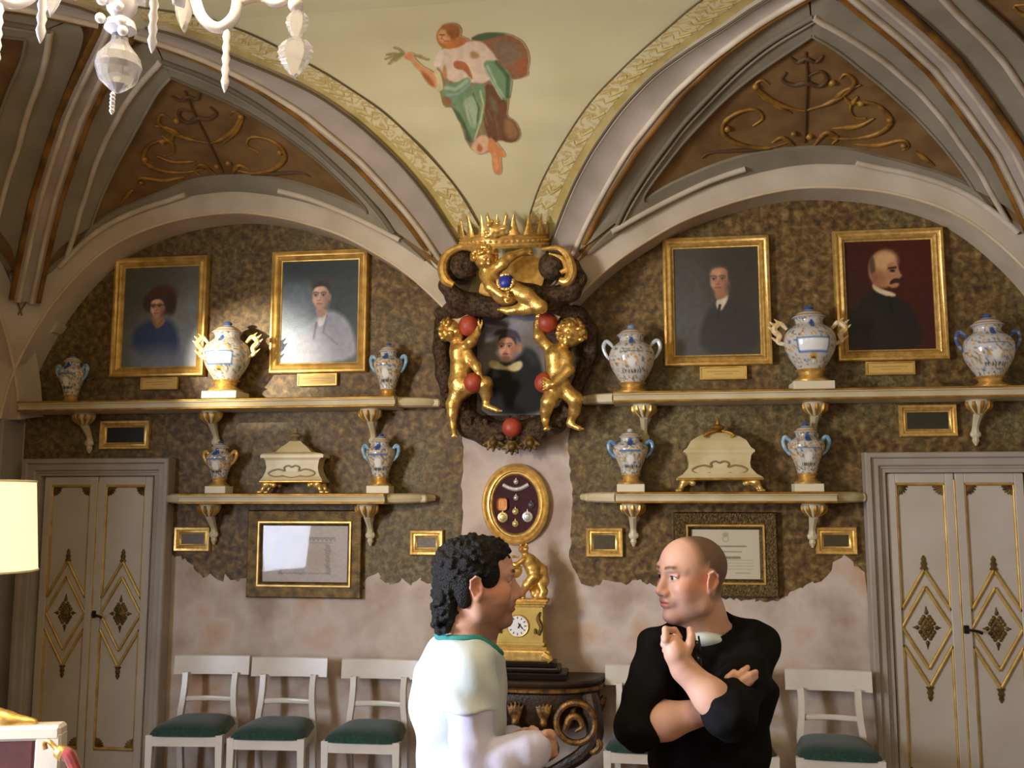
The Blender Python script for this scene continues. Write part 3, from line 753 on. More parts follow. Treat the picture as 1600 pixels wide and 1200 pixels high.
# a torn flap of plaster with a brick-red edge at the left end of the left arch
fl = wp([(52, 540), (60, 520), (80, 492), (96, 497), (104, 512), (96, 522), (80, 528), (72, 546), (60, 552)])
obj('plaster_flap', prism(bmesh.new(), fl, -0.10, 0.004), M_arch, wall_back)
obj('brick_edge', prism(bmesh.new(), wp([(44, 556), (56, 518), (78, 490), (86, 494), (66, 524), (56, 556)]), -0.115, -0.09), mat('brick_red', (186, 84, 44), 0.8, c2=(150, 70, 44), scale=20), wall_back)

# ---- fresco figure on the pendentive
def fresco():
    f = Paint(1333, 1200, 300, (196, 186, 142)); f.A[:] = 0; f.it = 1
    skin, skd, pink, pinkd = (206, 138, 88), (160, 88, 46), (212, 184, 160), (178, 140, 112)
    gr, grl, grd, br, brd = (100, 134, 96), (150, 172, 138), (58, 82, 50), (128, 80, 52), (94, 56, 34)
    f.poly([(590, 230), (700, 190), (800, 190), (940, 260), (1050, 430), (1045, 620), (1030, 720), (1010, 860), (960, 900), (930, 960), (850, 985), (790, 950), (745, 880), (715, 780), (650, 660), (590, 640), (560, 520), (540, 320)], (128, 104, 76), 8, sm=False)
    f.poly([(770, 180), (850, 140), (980, 135), (1100, 165), (1170, 235), (1190, 320), (1175, 400), (1185, 425), (1140, 450), (1070, 465), (1000, 420), (930, 330), (860, 230)], br, 14)
    f.poly([(770, 180), (860, 140), (990, 138), (1040, 150), (940, 170), (860, 195)], grd, 12)
    f.poly([(930, 200), (1060, 190), (1130, 260), (1140, 330), (1060, 380), (960, 310)], (118, 92, 72), 40)
    f.poly([(1080, 340), (1160, 300), (1180, 400), (1130, 440)], (146, 78, 44), 20)
    f.poly([(870, 480), (990, 520), (1040, 640), (1030, 720), (1090, 750), (1130, 830), (1110, 890), (1050, 905), (980, 880), (940, 910), (900, 860), (860, 700)], brd, 12)
    f.poly([(1010, 730), (1070, 750), (1120, 830), (1090, 880), (1020, 860)], (140, 96, 58), 30)
    f.poly([(900, 560), (960, 600), (980, 700), (930, 680)], (104, 82, 58), 30)
    f.poly([(600, 230), (680, 240), (780, 190), (870, 200), (940, 280), (980, 340), (930, 460), (860, 490), (760, 480), (640, 480), (600, 430), (540, 360), (540, 300)], pink, 14)
    f.poly([(560, 260), (600, 250), (590, 330), (560, 380), (510, 370)], (222, 200, 180), 14)
    f.poly([(780, 260), (840, 280), (850, 310), (780, 320)], (166, 128, 80), 16)
    f.poly([(600, 340), (620, 420), (610, 470), (580, 430)], (176, 120, 80), 14)
    f.poly([(330, 280), (380, 300), (430, 360), (520, 410), (560, 470), (560, 530), (520, 520), (470, 460), (420, 400), (350, 320)], skin, 10)
    f.poly([(430, 390), (500, 440), (540, 510), (500, 510), (450, 440)], skd, 18)
    f.poly([(520, 400), (560, 390), (590, 480), (590, 540), (540, 545), (550, 470)], (206, 190, 140), 8)
    for a, b in (((320, 285), (190, 320)), ((320, 285), (215, 350)), ((310, 280), (250, 240)), ((300, 290), (200, 290)), ((330, 290), (480, 325)), ((300, 280), (230, 330)), ((310, 290), (260, 330)), ((340, 300), (430, 300))):
        f.line([a, ((a[0]+b[0])/2, (a[1]+b[1])/2-8), b], 14, (128, 116, 62), 8, 0.85)
    f.ell(355, 300, 34, 26, (206, 124, 86), 8)
    f.ell(625, 165, 82, 84, (168, 96, 40), 8); f.ell(600, 150, 46, 48, skin, 18, 0.3); f.ell(662, 128, 52, 52, (130, 70, 28), 20); f.ell(640, 96, 60, 24, (150, 82, 34), 14)
    f.poly([(560, 130), (640, 150), (640, 230), (600, 215), (556, 170)], (204, 136, 78), 18)
    f.poly([(590, 210), (700, 190), (780, 170), (720, 230), (650, 250)], (186, 104, 50), 14)
    f.poly([(690, 150), (760, 180), (740, 220), (660, 240)], (176, 96, 46), 10); f.ell(584, 168, 26, 40, (216, 150, 96), 16, 0.2); f.line([(566, 150), (598, 152)], 9, (110, 58, 26), 6); f.line([(600, 195), (628, 196)], 8, (150, 74, 40), 6); f.line([(584, 150), (578, 178), (592, 184)], 7, (150, 84, 44), 5)
    f.poly([(660, 340), (700, 330), (760, 350), (800, 420), (810, 470), (780, 450), (740, 400), (690, 390), (665, 375)], skd, 8)
    f.poly([(600, 490), (680, 490), (760, 440), (790, 470), (760, 560), (700, 620), (640, 655), (600, 655), (576, 600)], gr, 12)
    f.poly([(590, 570), (650, 600), (640, 655), (600, 650), (578, 610)], (140, 90, 56), 14)
    f.line([(610, 520), (680, 530), (760, 470)], 26, grl, 16); f.line([(620, 570), (700, 560), (770, 500)], 18, (128, 150, 134), 14)
    f.poly([(740, 560), (800, 490), (880, 490), (890, 620), (860, 760), (790, 900), (750, 850), (720, 740), (650, 660), (700, 620)], gr, 12)
    f.poly([(720, 620), (800, 560), (840, 640), (820, 800), (790, 800), (740, 700)], grl, 20)
    f.line([(850, 540), (870, 640), (850, 760), (810, 880)], 12, (178, 190, 136), 10); f.line([(800, 560), (840, 660), (830, 760)], 10, grd, 10)
    f.poly([(650, 660), (700, 680), (750, 780), (800, 900), (760, 900), (740, 800)], grd, 12)
    f.poly([(870, 330), (960, 330), (1060, 420), (1070, 480), (1040, 620), (980, 580), (930, 470), (880, 400)], gr, 14)
    f.line([(900, 370), (960, 500), (1010, 580)], 16, grl, 12); f.line([(960, 340), (1040, 440), (1040, 580)], 26, grd, 16); f.line([(880, 380), (930, 480), (1000, 600)], 9, (170, 180, 150), 8)
    f.poly([(770, 360), (850, 350), (900, 470), (840, 490), (790, 440)], pink, 18)
    f.line([(765, 350), (800, 420), (800, 470)], 9, (226, 206, 160), 6)
    f.poly([(840, 850), (900, 850), (930, 930), (900, 960), (850, 985), (800, 960), (780, 930)], (214, 168, 130), 14)
    f.poly([(910, 850), (960, 900), (1020, 970), (1020, 1000), (985, 1000), (1000, 1090), (985, 1125), (950, 1120), (930, 1060), (930, 980), (900, 960)], (198, 120, 68), 10)
    f.poly([(930, 980), (960, 970), (980, 1080), (950, 1110)], (214, 142, 90), 14)
    f.poly([(840, 900), (870, 940), (850, 970), (820, 950)], (170, 102, 60), 12)
    for k_ in range(26):                                    # fold strokes in the drapery
        a_ = f.rng.rand(2); q = np.array([640+a_[0]*360, 500+a_[1]*360]); f.line([q, q+[18+20*f.rng.rand(), 70+50*f.rng.rand()]], 7, [(84, 108, 80), (150, 166, 136), (108, 70, 44), (150, 112, 80)][f.rng.randint(4)], 12, .35)
    f.C = f.C*0.84+np.array([196, 184, 148.])*0.16; f.cloud(0.05, 6)
    P = np.array([[on_cove(560+x*0.225, 20+y*0.225) for x in f.X[0][np.linspace(0, f.nx-1, 41).astype(int)]] for y in f.Y[np.linspace(0, f.ny-1, 37).astype(int), 0]])
    # finer positions by interpolation of the coarse grid
    ny, nx = f.X.shape
    yi = np.linspace(0, P.shape[0]-1.001, ny); xi = np.linspace(0, P.shape[1]-1.001, nx); y0 = yi.astype(int); x0 = xi.astype(int); fy = (yi-y0)[:, None, None]; fx = (xi-x0)[None, :, None]
    P = (P[y0][:, x0]*(1-fx)+P[y0][:, x0+1]*fx)*(1-fy)+(P[y0+1][:, x0]*(1-fx)+P[y0+1][:, x0+1]*fx)*fy
    P = P+np.array([hnorm(min(max(-q, 0.02), 2.0)) for q in P[:, nx//2, 1]])[:, None, :]*0.004
    m = f.A > 0.4; keep = m[:-1, :-1] | m[1:, :-1] | m[:-1, 1:] | m[1:, 1:]
    o = link('fresco_figure', grid_mesh('fresco_figure', P, f.C, keep), M_fresco, ceiling)
    o['label'] = 'painted figure in green and brown drapery holding out a leafy branch'
fresco()

# ---- doors
def door(name, label, x0, x1, fx0, fx1, fz):
    t = struct(thing(name, label, 'door', ((x0+x1)/2, 0, 0)))
    cx = (x0+x1)/2; a, b, top = x0-cx, x1-cx, 2.03
    bm = bmesh.new()                                        # stepped surround
    f0, f1, z1 = fx0-cx, fx1-cx, fz
    rows = [[bm.verts.new(q) for q in ((f0+o, y, 0), (f0+o, y, z1-o), (f1-o, y, z1-o), (f1-o, y, 0))] for o, y in ((0, 0.0), (0, -.095), (.006, -.105), (.030, -.105), (.036, -.096), (.040, -.085), (.078, -.085), (.084, -.078), (.088, -.068), (.098, -.068), (.102, -.060), (z1-top, -.058), (z1-top+.001, -.005))]
    for r0, r1 in zip(rows, rows[1:]):
        for k in range(3): bm.faces.new((r0[k], r0[k+1], r1[k+1], r1[k]))
    obj('door_frame', bm, M_doorframe, t)
    for s in (-1, 1):
        w = (b-a)/2; c = s*w/2
        leaf = obj('door_leaf', box(bmesh.new(), (c, -0.012, top/2), (w-0.006, 0.02, top-0.004), 0.004), M_door, t)
        bm = bmesh.new(); st = 0.055                        # stiles and rails proud of the panel
        for xx in (c-w/2+st/2+0.003, c+w/2-st/2-0.003): box(bm, (xx, -0.03, top/2), (st, 0.018, top-0.01), 0.005)
        for zz, h in ((top-0.035, 0.06), (0.10, 0.17)): box(bm, (c, -0.03, zz), (w-2*st, 0.018, h), 0.005)
        obj('stile', bm, M_door, leaf)
        pw = w/2-st-0.004
        mz = 1.09; hw_i, hh_i = pw+0.002, 0.275*pw/0.165*0.9+0.03; hh_o = hh_i+0.105
        def bar(name, p, q, r=0.011, m=M_dooredge):
            bmm = bmesh.new(); P = np.array([p, q], float); P = P[0]+(P[1]-P[0])*np.linspace(0, 1, 3)[:, None]
            tube(bmm, [(x, -0.026, z) for x, z in P], r, 6); obj(name, bmm, m, leaf, smooth=True, sharp=80)
        gap = 0.105
        for xx in (c-pw, c+pw):
            bar('moulding', (xx, top-0.07), (xx, mz+gap)); bar('moulding', (xx, mz-gap), (xx, 0.20))
        bar('moulding', (c-pw, top-0.07), (c+pw, top-0.07)); bar('moulding', (c-pw, 0.2), (c+pw, 0.2))
        for u in (-1, 1):
            bar('diamond_moulding', (c+u*hw_i, mz), (c, mz+hh_i), 0.010); bar('diamond_moulding', (c+u*hw_i, mz), (c, mz-hh_i), 0.010)
            bar('diamond_moulding', (c+u*pw, mz+gap), (c, mz+hh_o), 0.011); bar('diamond_moulding', (c+u*pw, mz-gap), (c, mz-hh_o), 0.011)
            bm = bmesh.new()
            lathe(bm, [(0.026, 0), (0.014, 0.02), (0.02, 0.035), (0.012, 0.05), (0.016, 0.062), (0.004, 0.085)], 8, (c, -0.024, 0), 1, 0.6)
            bmesh.ops.transform(bm, matrix=Matrix.Translation((0, 0, mz+u*(hh_o+0.0))) @ Matrix.Scale(u, 4, (0, 0, 1)), verts=bm.verts[:])
            obj('finial', bm, M_dull, leaf, smooth=True)
            for zz, sg in ((top-0.078, -1), (0.208, 1)):     # fan ornaments in the panel corners
                bm = bmesh.new()
                for k in range(5):
                    an = (k+0.5)*PI/10
                    p = np.array([c+u*(pw-0.008), -0.024, zz]); q = p+np.array([-u*math.cos(an), 0, sg*math.sin(an)])*0.062
                    tube(bm, np.linspace(p, q, 4), [0.004, 0.008, 0.010, 0.005], 5)
                obj('fan_ornament', bm, M_dull, leaf, smooth=True)
        so = Solid()                                        # pierced lozenge rosette
        A, B = 0.066, 0.105
        so.ell((c, -0.024, mz), (0.022, 0.012, 0.022))
        for k in range(16):
            an = 2*PI*k/16; rr = 1/(abs(math.cos(an))+abs(math.sin(an)))
            p = np.array([c+A*rr*math.cos(an)*0.86, -0.024, mz+B*rr*math.sin(an)*0.86])
            so.ell(p, (0.0115, 0.008, 0.014), k=0.004)
            so.ell(((p[0]-c)*0.55+c, -0.022, (p[2]-mz)*0.55+mz), (0.010, 0.008, 0.012), k=0.004)
            if k % 4 == 0: so.cone(p, (c+A*1.25*math.cos(an), -0.022, mz+B*1.22*math.sin(an)), 0.009, 0.003, 0.003)
        V, Q = so.mesh(0.0035); solid_obj('rosette', V, Q, M_dull, leaf)
    bar_m = bmesh.new(); tube(bar_m, [(0, -0.03, 1.085+z) for z in (-0.86, 0, 0.9)], 0.009, 6); obj('meeting_strip', bar_m, M_dooredge, t, smooth=True, sharp=80)
    bm = bmesh.new(); box(bm, (0.02, -0.042, 1.085), (0.03, 0.012, 0.05), 0.004); tube(bm, spline([(0.018, -0.045, 1.085), (0.03, -0.075, 1.085), (0.07, -0.08, 1.08), (0.10, -0.078, 1.068)], 10), [0.009, 0.008, 0.01], 8)
    obj('handle', bm, M_dark, t, smooth=True)
    return t
door('door_1', 'grey double door with gilt diamonds beyond the lit lamp, left of the chairs', -3.316, -2.50, -3.45, -2.36, 2.15)
door('door_2', 'grey double door with gilt diamonds at the right-hand end of the wall', 2.352, 3.16, 2.22, 3.30, 2.155)
# ================================================================ PICTURES ON THE WALL
PROF = [(0.0, 0.0), (0.0, -0.035), (0.006, -0.048), (0.018, -0.052), (0.026, -0.040), (0.036, -0.036), (0.050, -0.046), (0.058, -0.040), (0.066, -0.022), (0.072, -0.020), (0.075, -0.012)]
def face(p, x, y, s, skin, dark, hair, turn=0.0, must=False, light_=None, cap=True):
    """a small painted head, s = half height of the face, turned a little to the left"""
    k = np.array(skin, float); hl = np.minimum(k*1.16+8, 255); md = k*0.6+np.array(dark)*0.4
    p.poly([(x-s*.62, y-s*.5), (x-s*.3, y-s*.98), (x+s*.35, y-s*.98), (x+s*.68, y-s*.45), (x+s*.62, y+s*.35), (x+s*.25, y+s*.95), (x-s*.15, y+s*1.0), (x-s*.5, y+s*.6), (x-s*.64, y+s*.1)], k, s*.16)
    p.ell(x+s*.70, y+s*.05, s*.13, s*.25, md, s*.12)
    p.ell(x-.12*s, y-s*.55, s*.40, s*.34, hl, s*.4, al=.8)
    p.ell(x+s*.42, y+s*.15, s*.26, s*.75, md, s*.35, al=.75); p.ell(x+s*.5, y+s*.45, s*.2, s*.4, dark, s*.3, al=.4)
    p.ell(x-s*.42, y+s*.28, s*.18, s*.2, hl, s*.25, al=.6); p.ell(x+s*.12, y+s*.28, s*.2, s*.18, np.minimum(k*[1.1, .98, .95], 255), s*.25, al=.6)
    p.ell(x-s*.05, y+s*.78, s*.4, s*.16, md, s*.2, al=.5)
    sh = turn*s*.25
    for e in (-1, 1):
        ex = x+e*s*.30-sh
        p.ell(ex, y-s*.13, s*.20, s*.12, md, s*.14, al=.9); p.ell(ex, y-s*.10, s*.13, s*.055, (206, 196, 184), s*.08, al=.6); p.ell(ex-s*.01, y-s*.10, s*.065, s*.065, (38, 28, 24), s*.07)
        p.line([(ex-s*.13, y-s*.15), (ex+s*.02, y-s*.18), (ex+s*.15, y-s*.13)], s*.05, (50, 34, 28), s*.06, .8)
        p.line([(ex-s*.2, y-s*.29), (ex, y-s*.35), (ex+s*.2, y-s*.28)], s*.085, hair, s*.1, .75)
    nx = x-sh*1.1
    p.poly([(nx+s*.06, y-s*.15), (nx-s*.14, y+s*.26), (nx+s*.05, y+s*.31), (nx+s*.12, y+s*.2)], md, s*.1, .55); p.line([(nx, y-s*.15), (nx-s*.08, y+s*.2)], s*.08, hl, s*.1, .8); p.ell(nx-s*.03, y+s*.29, s*.13, s*.045, dark, s*.08, al=.7)
    p.line([(nx-s*.22, y+s*.53), (nx-s*.02, y+s*.50), (nx+s*.2, y+s*.53)], s*.06, np.array(skin)*[.62, .45, .42], s*.06, .9); p.ell(nx, y+s*.59, s*.17, s*.055, np.array(skin)*[.9, .68, .64], s*.08, al=.8)
    if must: p.poly([(nx-s*.3, y+s*.49), (nx-s*.02, y+s*.35), (nx+s*.3, y+s*.49), (nx, y+s*.47)], hair, s*.1)
    if cap: p.poly([(x-s*.66, y-s*.35), (x-s*.62, y-s*.85), (x-s*.2, y-s*1.22), (x+s*.4, y-s*1.2), (x+s*.78, y-s*.8), (x+s*.76, y-s*.1), (x+s*.62, y-s*.45), (x+s*.3, y-s*.80), (x-s*.2, y-s*.78), (x-s*.52, y-s*.66)], hair, s*.14)
def plate(t, w, cx, cz):
    pl = obj('name_plate', box(bmesh.new(), (cx, -0.018, cz), (w, 0.022, 0.088), 0.004), M_brassy, t)
    bm = ring_frame(bmesh.new(), w, 0.088, [(0, -0.028), (0.003, -0.036), (0.010, -0.036), (0.013, -0.028)])
    bmesh.ops.translate(bm, verts=bm.verts[:], vec=(cx, 0, cz)); obj('plate_rim', bm, M_frame, pl, smooth=True)
    p = Paint(100, 26, 80, (206, 170, 92))
    for yy, a, b, al in ((9, 12, 88, 0.5), (16, 30, 72, 0.42)):
        x = a
        while x < b:
            q = random.uniform(1.5, 4); p.line([(x, yy), (min(x+q, b), yy)], 2.2, (120, 92, 44), 1.5, al); x += q+random.uniform(0.8, 2)
    canvas('lettering', p, w-0.028, 0.060, -0.0305, M_print, pl, cz, cx)
def picture(name, label, cat, x0, x1, z0, z1, p, group=None, pw=None, mt=None, cx=0.0):
    w, h = x1-x0, z1-z0
    t = thing(name, label, cat, ((x0+x1)/2, 0.004, (z0+z1)/2), 0, group)
    obj('frame', ring_frame(bmesh.new(), w, h, PROF), mt or M_frame, t, smooth=True, sharp=40)
    obj('frame_back', box(bmesh.new(), (0, -0.004, 0), (w-0.02, 0.006, h-0.02)), M_wood, t)
    canvas('canvas', p, w-0.146, h-0.146, -0.014, M_canvas, t)
    if pw: plate(t, pw, cx, -h/2-0.047)
    return t
# woman in blue
p = Paint(120, 160, 110, (96, 100, 92)); 
p.ell(95, 110, 70, 70, (134, 138, 138), 50, al=0.8); p.ell(20, 20, 70, 60, (76, 78, 66), 50, al=0.7); p.ell(100, 150, 60, 40, (150, 156, 166), 40, al=0.7)
p.poly([(14, 104), (34, 88), (50, 82), (66, 82), (84, 92), (92, 118), (92, 140), (70, 146), (20, 140)], (52, 66, 104), 10); p.ell(60, 146, 46, 18, (112, 120, 138), 20, al=0.8)  # pale blue-grey at the foot is varnish sheen put into the colour
p.ell(58, 56, 22, 22, (70, 46, 36), 5); p.ell(64, 46, 22, 18, (84, 56, 44), 8); p.poly([(44, 78), (62, 80), (70, 86), (58, 100), (50, 94)], (170, 130, 104), 4)
p.ell(58, 55, 23, 23, (74, 50, 40), 5); face(p, 54, 65, 17, (200, 154, 126), (120, 82, 62), (66, 44, 36), 0.2); p.line([(41, 62), (48, 61), (60, 61), (67, 62)], 1.2, (60, 44, 38), 1.5, .8); p.ell(76, 60, 9, 18, (62, 42, 34), 5); p.ell(37, 58, 6, 12, (66, 46, 36), 4); p.line([(44, 62), (50, 66), (54, 62)], 1.2, (60, 44, 38), 1.5, .6); p.line([(47, 80), (54, 96), (66, 84)], 3, (150, 110, 60), 2)
p.cloud(0.05, 5)
picture('portrait_painting', 'gold-framed portrait of a woman in a blue jumper, leftmost of the four', 'painting', -2.872, -2.165, 2.722, 3.586, p, 'large portraits above the upper shelves', 0.275, cx=0.02)
# young man in pale jacket
p = Paint(130, 170, 120, (58, 68, 70)); p.ell(20, 90, 50, 60, (122, 134, 146), 50, al=0.9); p.ell(25, 150, 60, 40, (160, 172, 194), 40, al=0.8); p.ell(110, 70, 30, 50, (44, 56, 54), 30, al=0.7); p.ell(60, 12, 80, 22, (42, 52, 52), 20, al=0.8)  # bluish white at lower left is reflected sheen painted into the canvas
p.poly([(56, 96), (78, 80), (110, 94), (126, 126), (130, 170), (10, 170), (24, 140), (48, 108)], (146, 148, 162), 8); p.poly([(60, 98), (76, 84), (78, 100), (66, 114)], (206, 204, 206), 4)
p.line([(78, 92), (72, 120), (96, 140)], 2.5, (110, 112, 126), 3); p.line([(60, 104), (56, 130)], 3, (90, 96, 116), 3); p.ell(70, 40, 20, 14, (62, 58, 58), 6)
p.poly([(56, 76), (76, 80), (78, 90), (64, 98)], (178, 138, 116), 4); face(p, 66, 60, 22, (198, 158, 138), (122, 92, 80), (54, 48, 48), 0.25)
p.cloud(0.06, 6)
picture('portrait_painting', 'gold-framed portrait of a young man in a pale grey jacket', 'painting', -1.692, -0.998, 2.728, 3.590, p, 'large portraits above the upper shelves', 0.285, cx=0.0)
# dark suited man
p = Paint(130, 170, 120, (60, 58, 52)); p.ell(20, 70, 40, 60, (76, 74, 74), 40, al=0.8); p.ell(110, 40, 50, 60, (50, 48, 42), 40, al=0.8); p.ell(24, 140, 40, 50, (84, 82, 88), 30, al=0.6)
p.poly([(38, 130), (52, 96), (70, 86), (96, 80), (126, 98), (130, 170), (40, 170)], (46, 44, 48), 8); p.poly([(62, 82), (84, 72), (82, 86), (68, 106)], (206, 192, 164), 3); p.line([(70, 92), (66, 112)], 4, (30, 28, 30), 2)
p.poly([(60, 70), (82, 66), (84, 76), (66, 86)], (150, 106, 78), 4); face(p, 70, 52, 22, (172, 124, 94), (96, 66, 50), (54, 46, 40), 0.3, cap=False); p.poly([(86, 30), (92, 44), (88, 60), (83, 52), (84, 40)], (60, 50, 42), 3); p.poly([(57, 34), (62, 28), (80, 26), (88, 34), (78, 31), (64, 33)], (78, 60, 48), 4, al=.7)
p.cloud(0.06, 6)
picture('portrait_painting', 'gold-framed portrait of a dark-suited man with a white collar on a brown-black ground', 'painting', 1.006, 1.696, 2.724, 3.582, p, 'large portraits above the upper shelves', 0.30, mt=M_brassy, cx=0.03)
# bald man with moustache, red ground
p = Paint(130, 165, 120, (58, 18, 10)); p.ell(100, 30, 60, 60, (72, 24, 12), 50, al=0.8); p.ell(20, 120, 40, 60, (48, 18, 12), 40, al=0.8)
p.poly([(0, 165), (4, 110), (26, 86), (44, 72), (70, 84), (92, 96), (108, 130), (112, 165)], (24, 22, 22), 8)
p.poly([(40, 62), (54, 74), (74, 80), (74, 86), (58, 84), (40, 74)], (214, 190, 150), 3); p.line([(64, 86), (68, 110)], 3, (14, 12, 12), 3)
p.ell(56, 44, 21, 28, (176, 124, 84), 4); p.ell(62, 30, 18, 16, (198, 152, 106), 8); p.poly([(62, 34), (78, 32), (82, 50), (86, 54), (80, 58), (80, 72), (62, 72)], (178, 126, 84), 3)
p.poly([(36, 28), (44, 22), (46, 44), (44, 56), (38, 52)], (86, 62, 44), 4); p.ell(44, 54, 4.5, 7, (160, 104, 70), 2); p.line([(66, 42), (76, 41)], 3.4, (54, 36, 26), 2); p.ell(71, 46, 4, 2, (40, 26, 20), 1.5); p.poly([(66, 62), (76, 56), (86, 62), (84, 66), (74, 64), (66, 68)], (48, 32, 22), 2)
p.ell(50, 58, 10, 14, (132, 84, 54), 8, al=0.5); p.cloud(0.05, 6)
picture('portrait_painting', 'gold-framed portrait of a bald man with a dark moustache on deep red', 'painting', 2.096, 2.774, 2.735, 3.588, p, 'large portraits above the upper shelves', 0.30, mt=M_brassy, cx=-0.02)

# small frames
def small(px0, px1, label, inner, dy=0.0):
    a, b = W(px0[0], px0[1], -0.02), W(px1[0], px1[1], -0.02); w, h = b[0]-a[0], a[2]-b[2]
    t = thing('small_frame', label, 'picture frame', ((a[0]+b[0])/2, 0.004, (a[2]+b[2])/2), 0, 'small gilt frames under the shelves')
    pr = [(0.0, 0.0), (0.0, -0.02), (0.006, -0.028), (0.02, -0.026), (0.026, -0.016), (0.036, -0.020), (0.042, -0.012), (0.05, -0.008)]
    obj('frame', ring_frame(bmesh.new(), w, h, pr), M_brassy, t, smooth=True, sharp=40)
    p = Paint(60, 60*(h-0.09)/(w-0.09), 48, inner); n = 5
    if sum(inner) > 200:
        for k in range(n):
            y = p.h*(0.2+0.6*k/(n-1)); p.line([(10, y), (50, y)], 1.2, (86, 76, 62), 1.4, 0.35)
    p.cloud(0.12, 4); canvas('card', p, w-0.09, h-0.09, -0.006, M_print, t)
    obj('pane', box(bmesh.new(), (0, -0.0085, 0), (w-0.1, 0.002, h-0.1)), M_pane, t)
small((156, 657), (232, 702), 'low wide gilt frame with a blackish picture above the left-hand door', (24, 26, 28))
small((1404, 632), (1498, 682), 'low wide gilt frame with an olive-brown picture above the right-hand door', (50, 46, 24))
small((272, 823), (327, 862), 'small gilt frame with a greyish card between left-hand door and big print', (104, 92, 78))
small((640, 828), (692, 868), 'small gilt frame with a grey card just left of the curly-haired man', (118, 106, 92))
small((915, 824), (974, 871), 'small gilt frame with a dark brown card left of the framed certificate', (78, 66, 42))
small((1274, 823), (1341, 867), 'small gilt frame with an olive card right of the framed certificate', (74, 64, 36))

# framed print (left) and certificate (right)
def big_frame(label, px0, px1, band, pt, cat, name, m):
    a, b = W(px0[0], px0[1], -0.03), W(px1[0], px1[1], -0.03); w, h = b[0]-a[0], a[2]-b[2]
    t = thing(name, label, cat, ((a[0]+b[0])/2, 0.004, (a[2]+b[2])/2))
    pr = [(0.0, 0.0), (0.0, -0.03), (0.008, -0.042), (band*0.6, -0.036), (band*0.72, -0.030), (band*0.76, -0.038), (band*0.88, -0.036), (band*0.95, -0.024), (band, -0.016)]
    obj('frame', ring_frame(bmesh.new(), w, h, pr), m, t, smooth=True, sharp=40)
    obj('inner_slip', ring_frame(bmesh.new(), w-2*band*0.7, h-2*band*0.7, [(0, -0.03), (0.002, -0.043), (0.012, -0.043), (0.016, -0.03)]), M_frame, t, smooth=True)
    canvas('paper', pt, w-2*band, h-2*band, -0.012, M_print, t)
    obj('pane', box(bmesh.new(), (0, -0.017, 0), (w-2*band+0.004, 0.003, h-2*band+0.004)), M_pane, t)
p = Paint(148, 112, 150, (176, 162, 150)); ink = (104, 98, 90)
def eng(pts, wd=2, al=0.6): p.line(pts, wd, ink, 2.5, al)
p.ell(100, 62, 26, 30, (166, 146, 126), 20, al=0.7)
for k in range(14):
    x = 22+k*7.4; eng([(x, 28), (x+5, 24), (x+8, 30)], 2.2, 0.5)
eng([(20, 24), (124, 24)], 2, 0.5); eng([(24, 34), (120, 34)], 1.6, 0.5)
for y in range(38, 96, 5):
    for x0 in (30, 112): eng([(x0+random.uniform(-3, 1), y), (x0+random.uniform(2, 7), y+3)], 3, 0.55)
    eng([(60+random.uniform(-4, 10)-(y-38)*0.05, y), (66+random.uniform(0, 8), y+4)], 2.4, 0.35)
for k in range(12): eng([(28+k*7.6, 96), (33+k*7.6, 94)], 2.4, 0.45)
p.cloud(0.03, 4)
big_frame('engraved print in a dull dark-gold frame under the left-hand lower shelf', (388, 797), (564, 936), 0.105, p, 'framed print', 'framed_print', M_dull)
p = Paint(130, 100, 150, (196, 184, 158)); ink = (110, 100, 84)
def txt(y, a, b, wd, al, rnd):
    x = a
    while x < b:
        q = rnd.uniform(1.5, 5); p.line([(x, y), (min(x+q, b), y)], wd, ink, 1.6, al); x += q+rnd.uniform(0.6, 1.6)
rnd = random.Random(5)
p.ell(66, 10, 6, 4.5, ink, 3, al=0.4); p.ell(66, 19, 7, 7, ink, 3, al=0.3); p.ell(66, 19, 4, 4, (196, 184, 158), 2)
txt(34, 34, 106, 3.2, 0.6, rnd); txt(45, 40, 96, 2.6, 0.5, rnd); txt(57, 52, 92, 5, 0.6, rnd)
for y in (62, 68, 74, 80): txt(y, 18, 118, 1.2, 0.4, rnd)
txt(88, 84, 112, 2, 0.4, rnd)
big_frame('printed certificate in a carved dark-gold frame behind the shaven-headed man', (1052, 800), (1218, 934), 0.11, p, 'framed certificate', 'framed_certificate', M_carved)

# oval frame of medals
c = W(805, 788, -0.03); a_ = 0.5*(W(858, 788)[0]-W(752, 788)[0]); b_ = 0.5*(W(805, 725)[2]-W(805, 853)[2])
t = thing('oval_medal_frame', 'oval gilt frame of medals on claret velvet under the carved crest', 'medal frame', (c[0], 0.006, c[2]))
def oval(bm, prof, n=56):
    rows = []
    for ins, y in prof: rows.append([((a_-ins)*math.cos(2*PI*i/n), y, (b_-ins)*math.sin(2*PI*i/n)) for i in range(n+1)])
    loft(bm, rows); bmesh.ops.remove_doubles(bm, verts=bm.verts[:], dist=1e-5); return bm
obj('frame', oval(bmesh.new(), [(0, 0), (0, -0.02), (0.008, -0.04), (0.022, -0.046), (0.030, -0.030), (0.038, -0.036), (0.050, -0.038), (0.056, -0.024), (0.066, -0.024), (0.072, -0.016), (0.076, -0.008)]), M_brassy, t, smooth=True)
bm = bmesh.new(); n = 40; vs = [bm.verts.new(((a_-0.06)*math.cos(2*PI*i/n), -0.006, (b_-0.06)*math.sin(2*PI*i/n))) for i in range(n)]; bm.faces.new(vs); obj('velvet_backing', bm, M_claret, t)
S = 0.0042
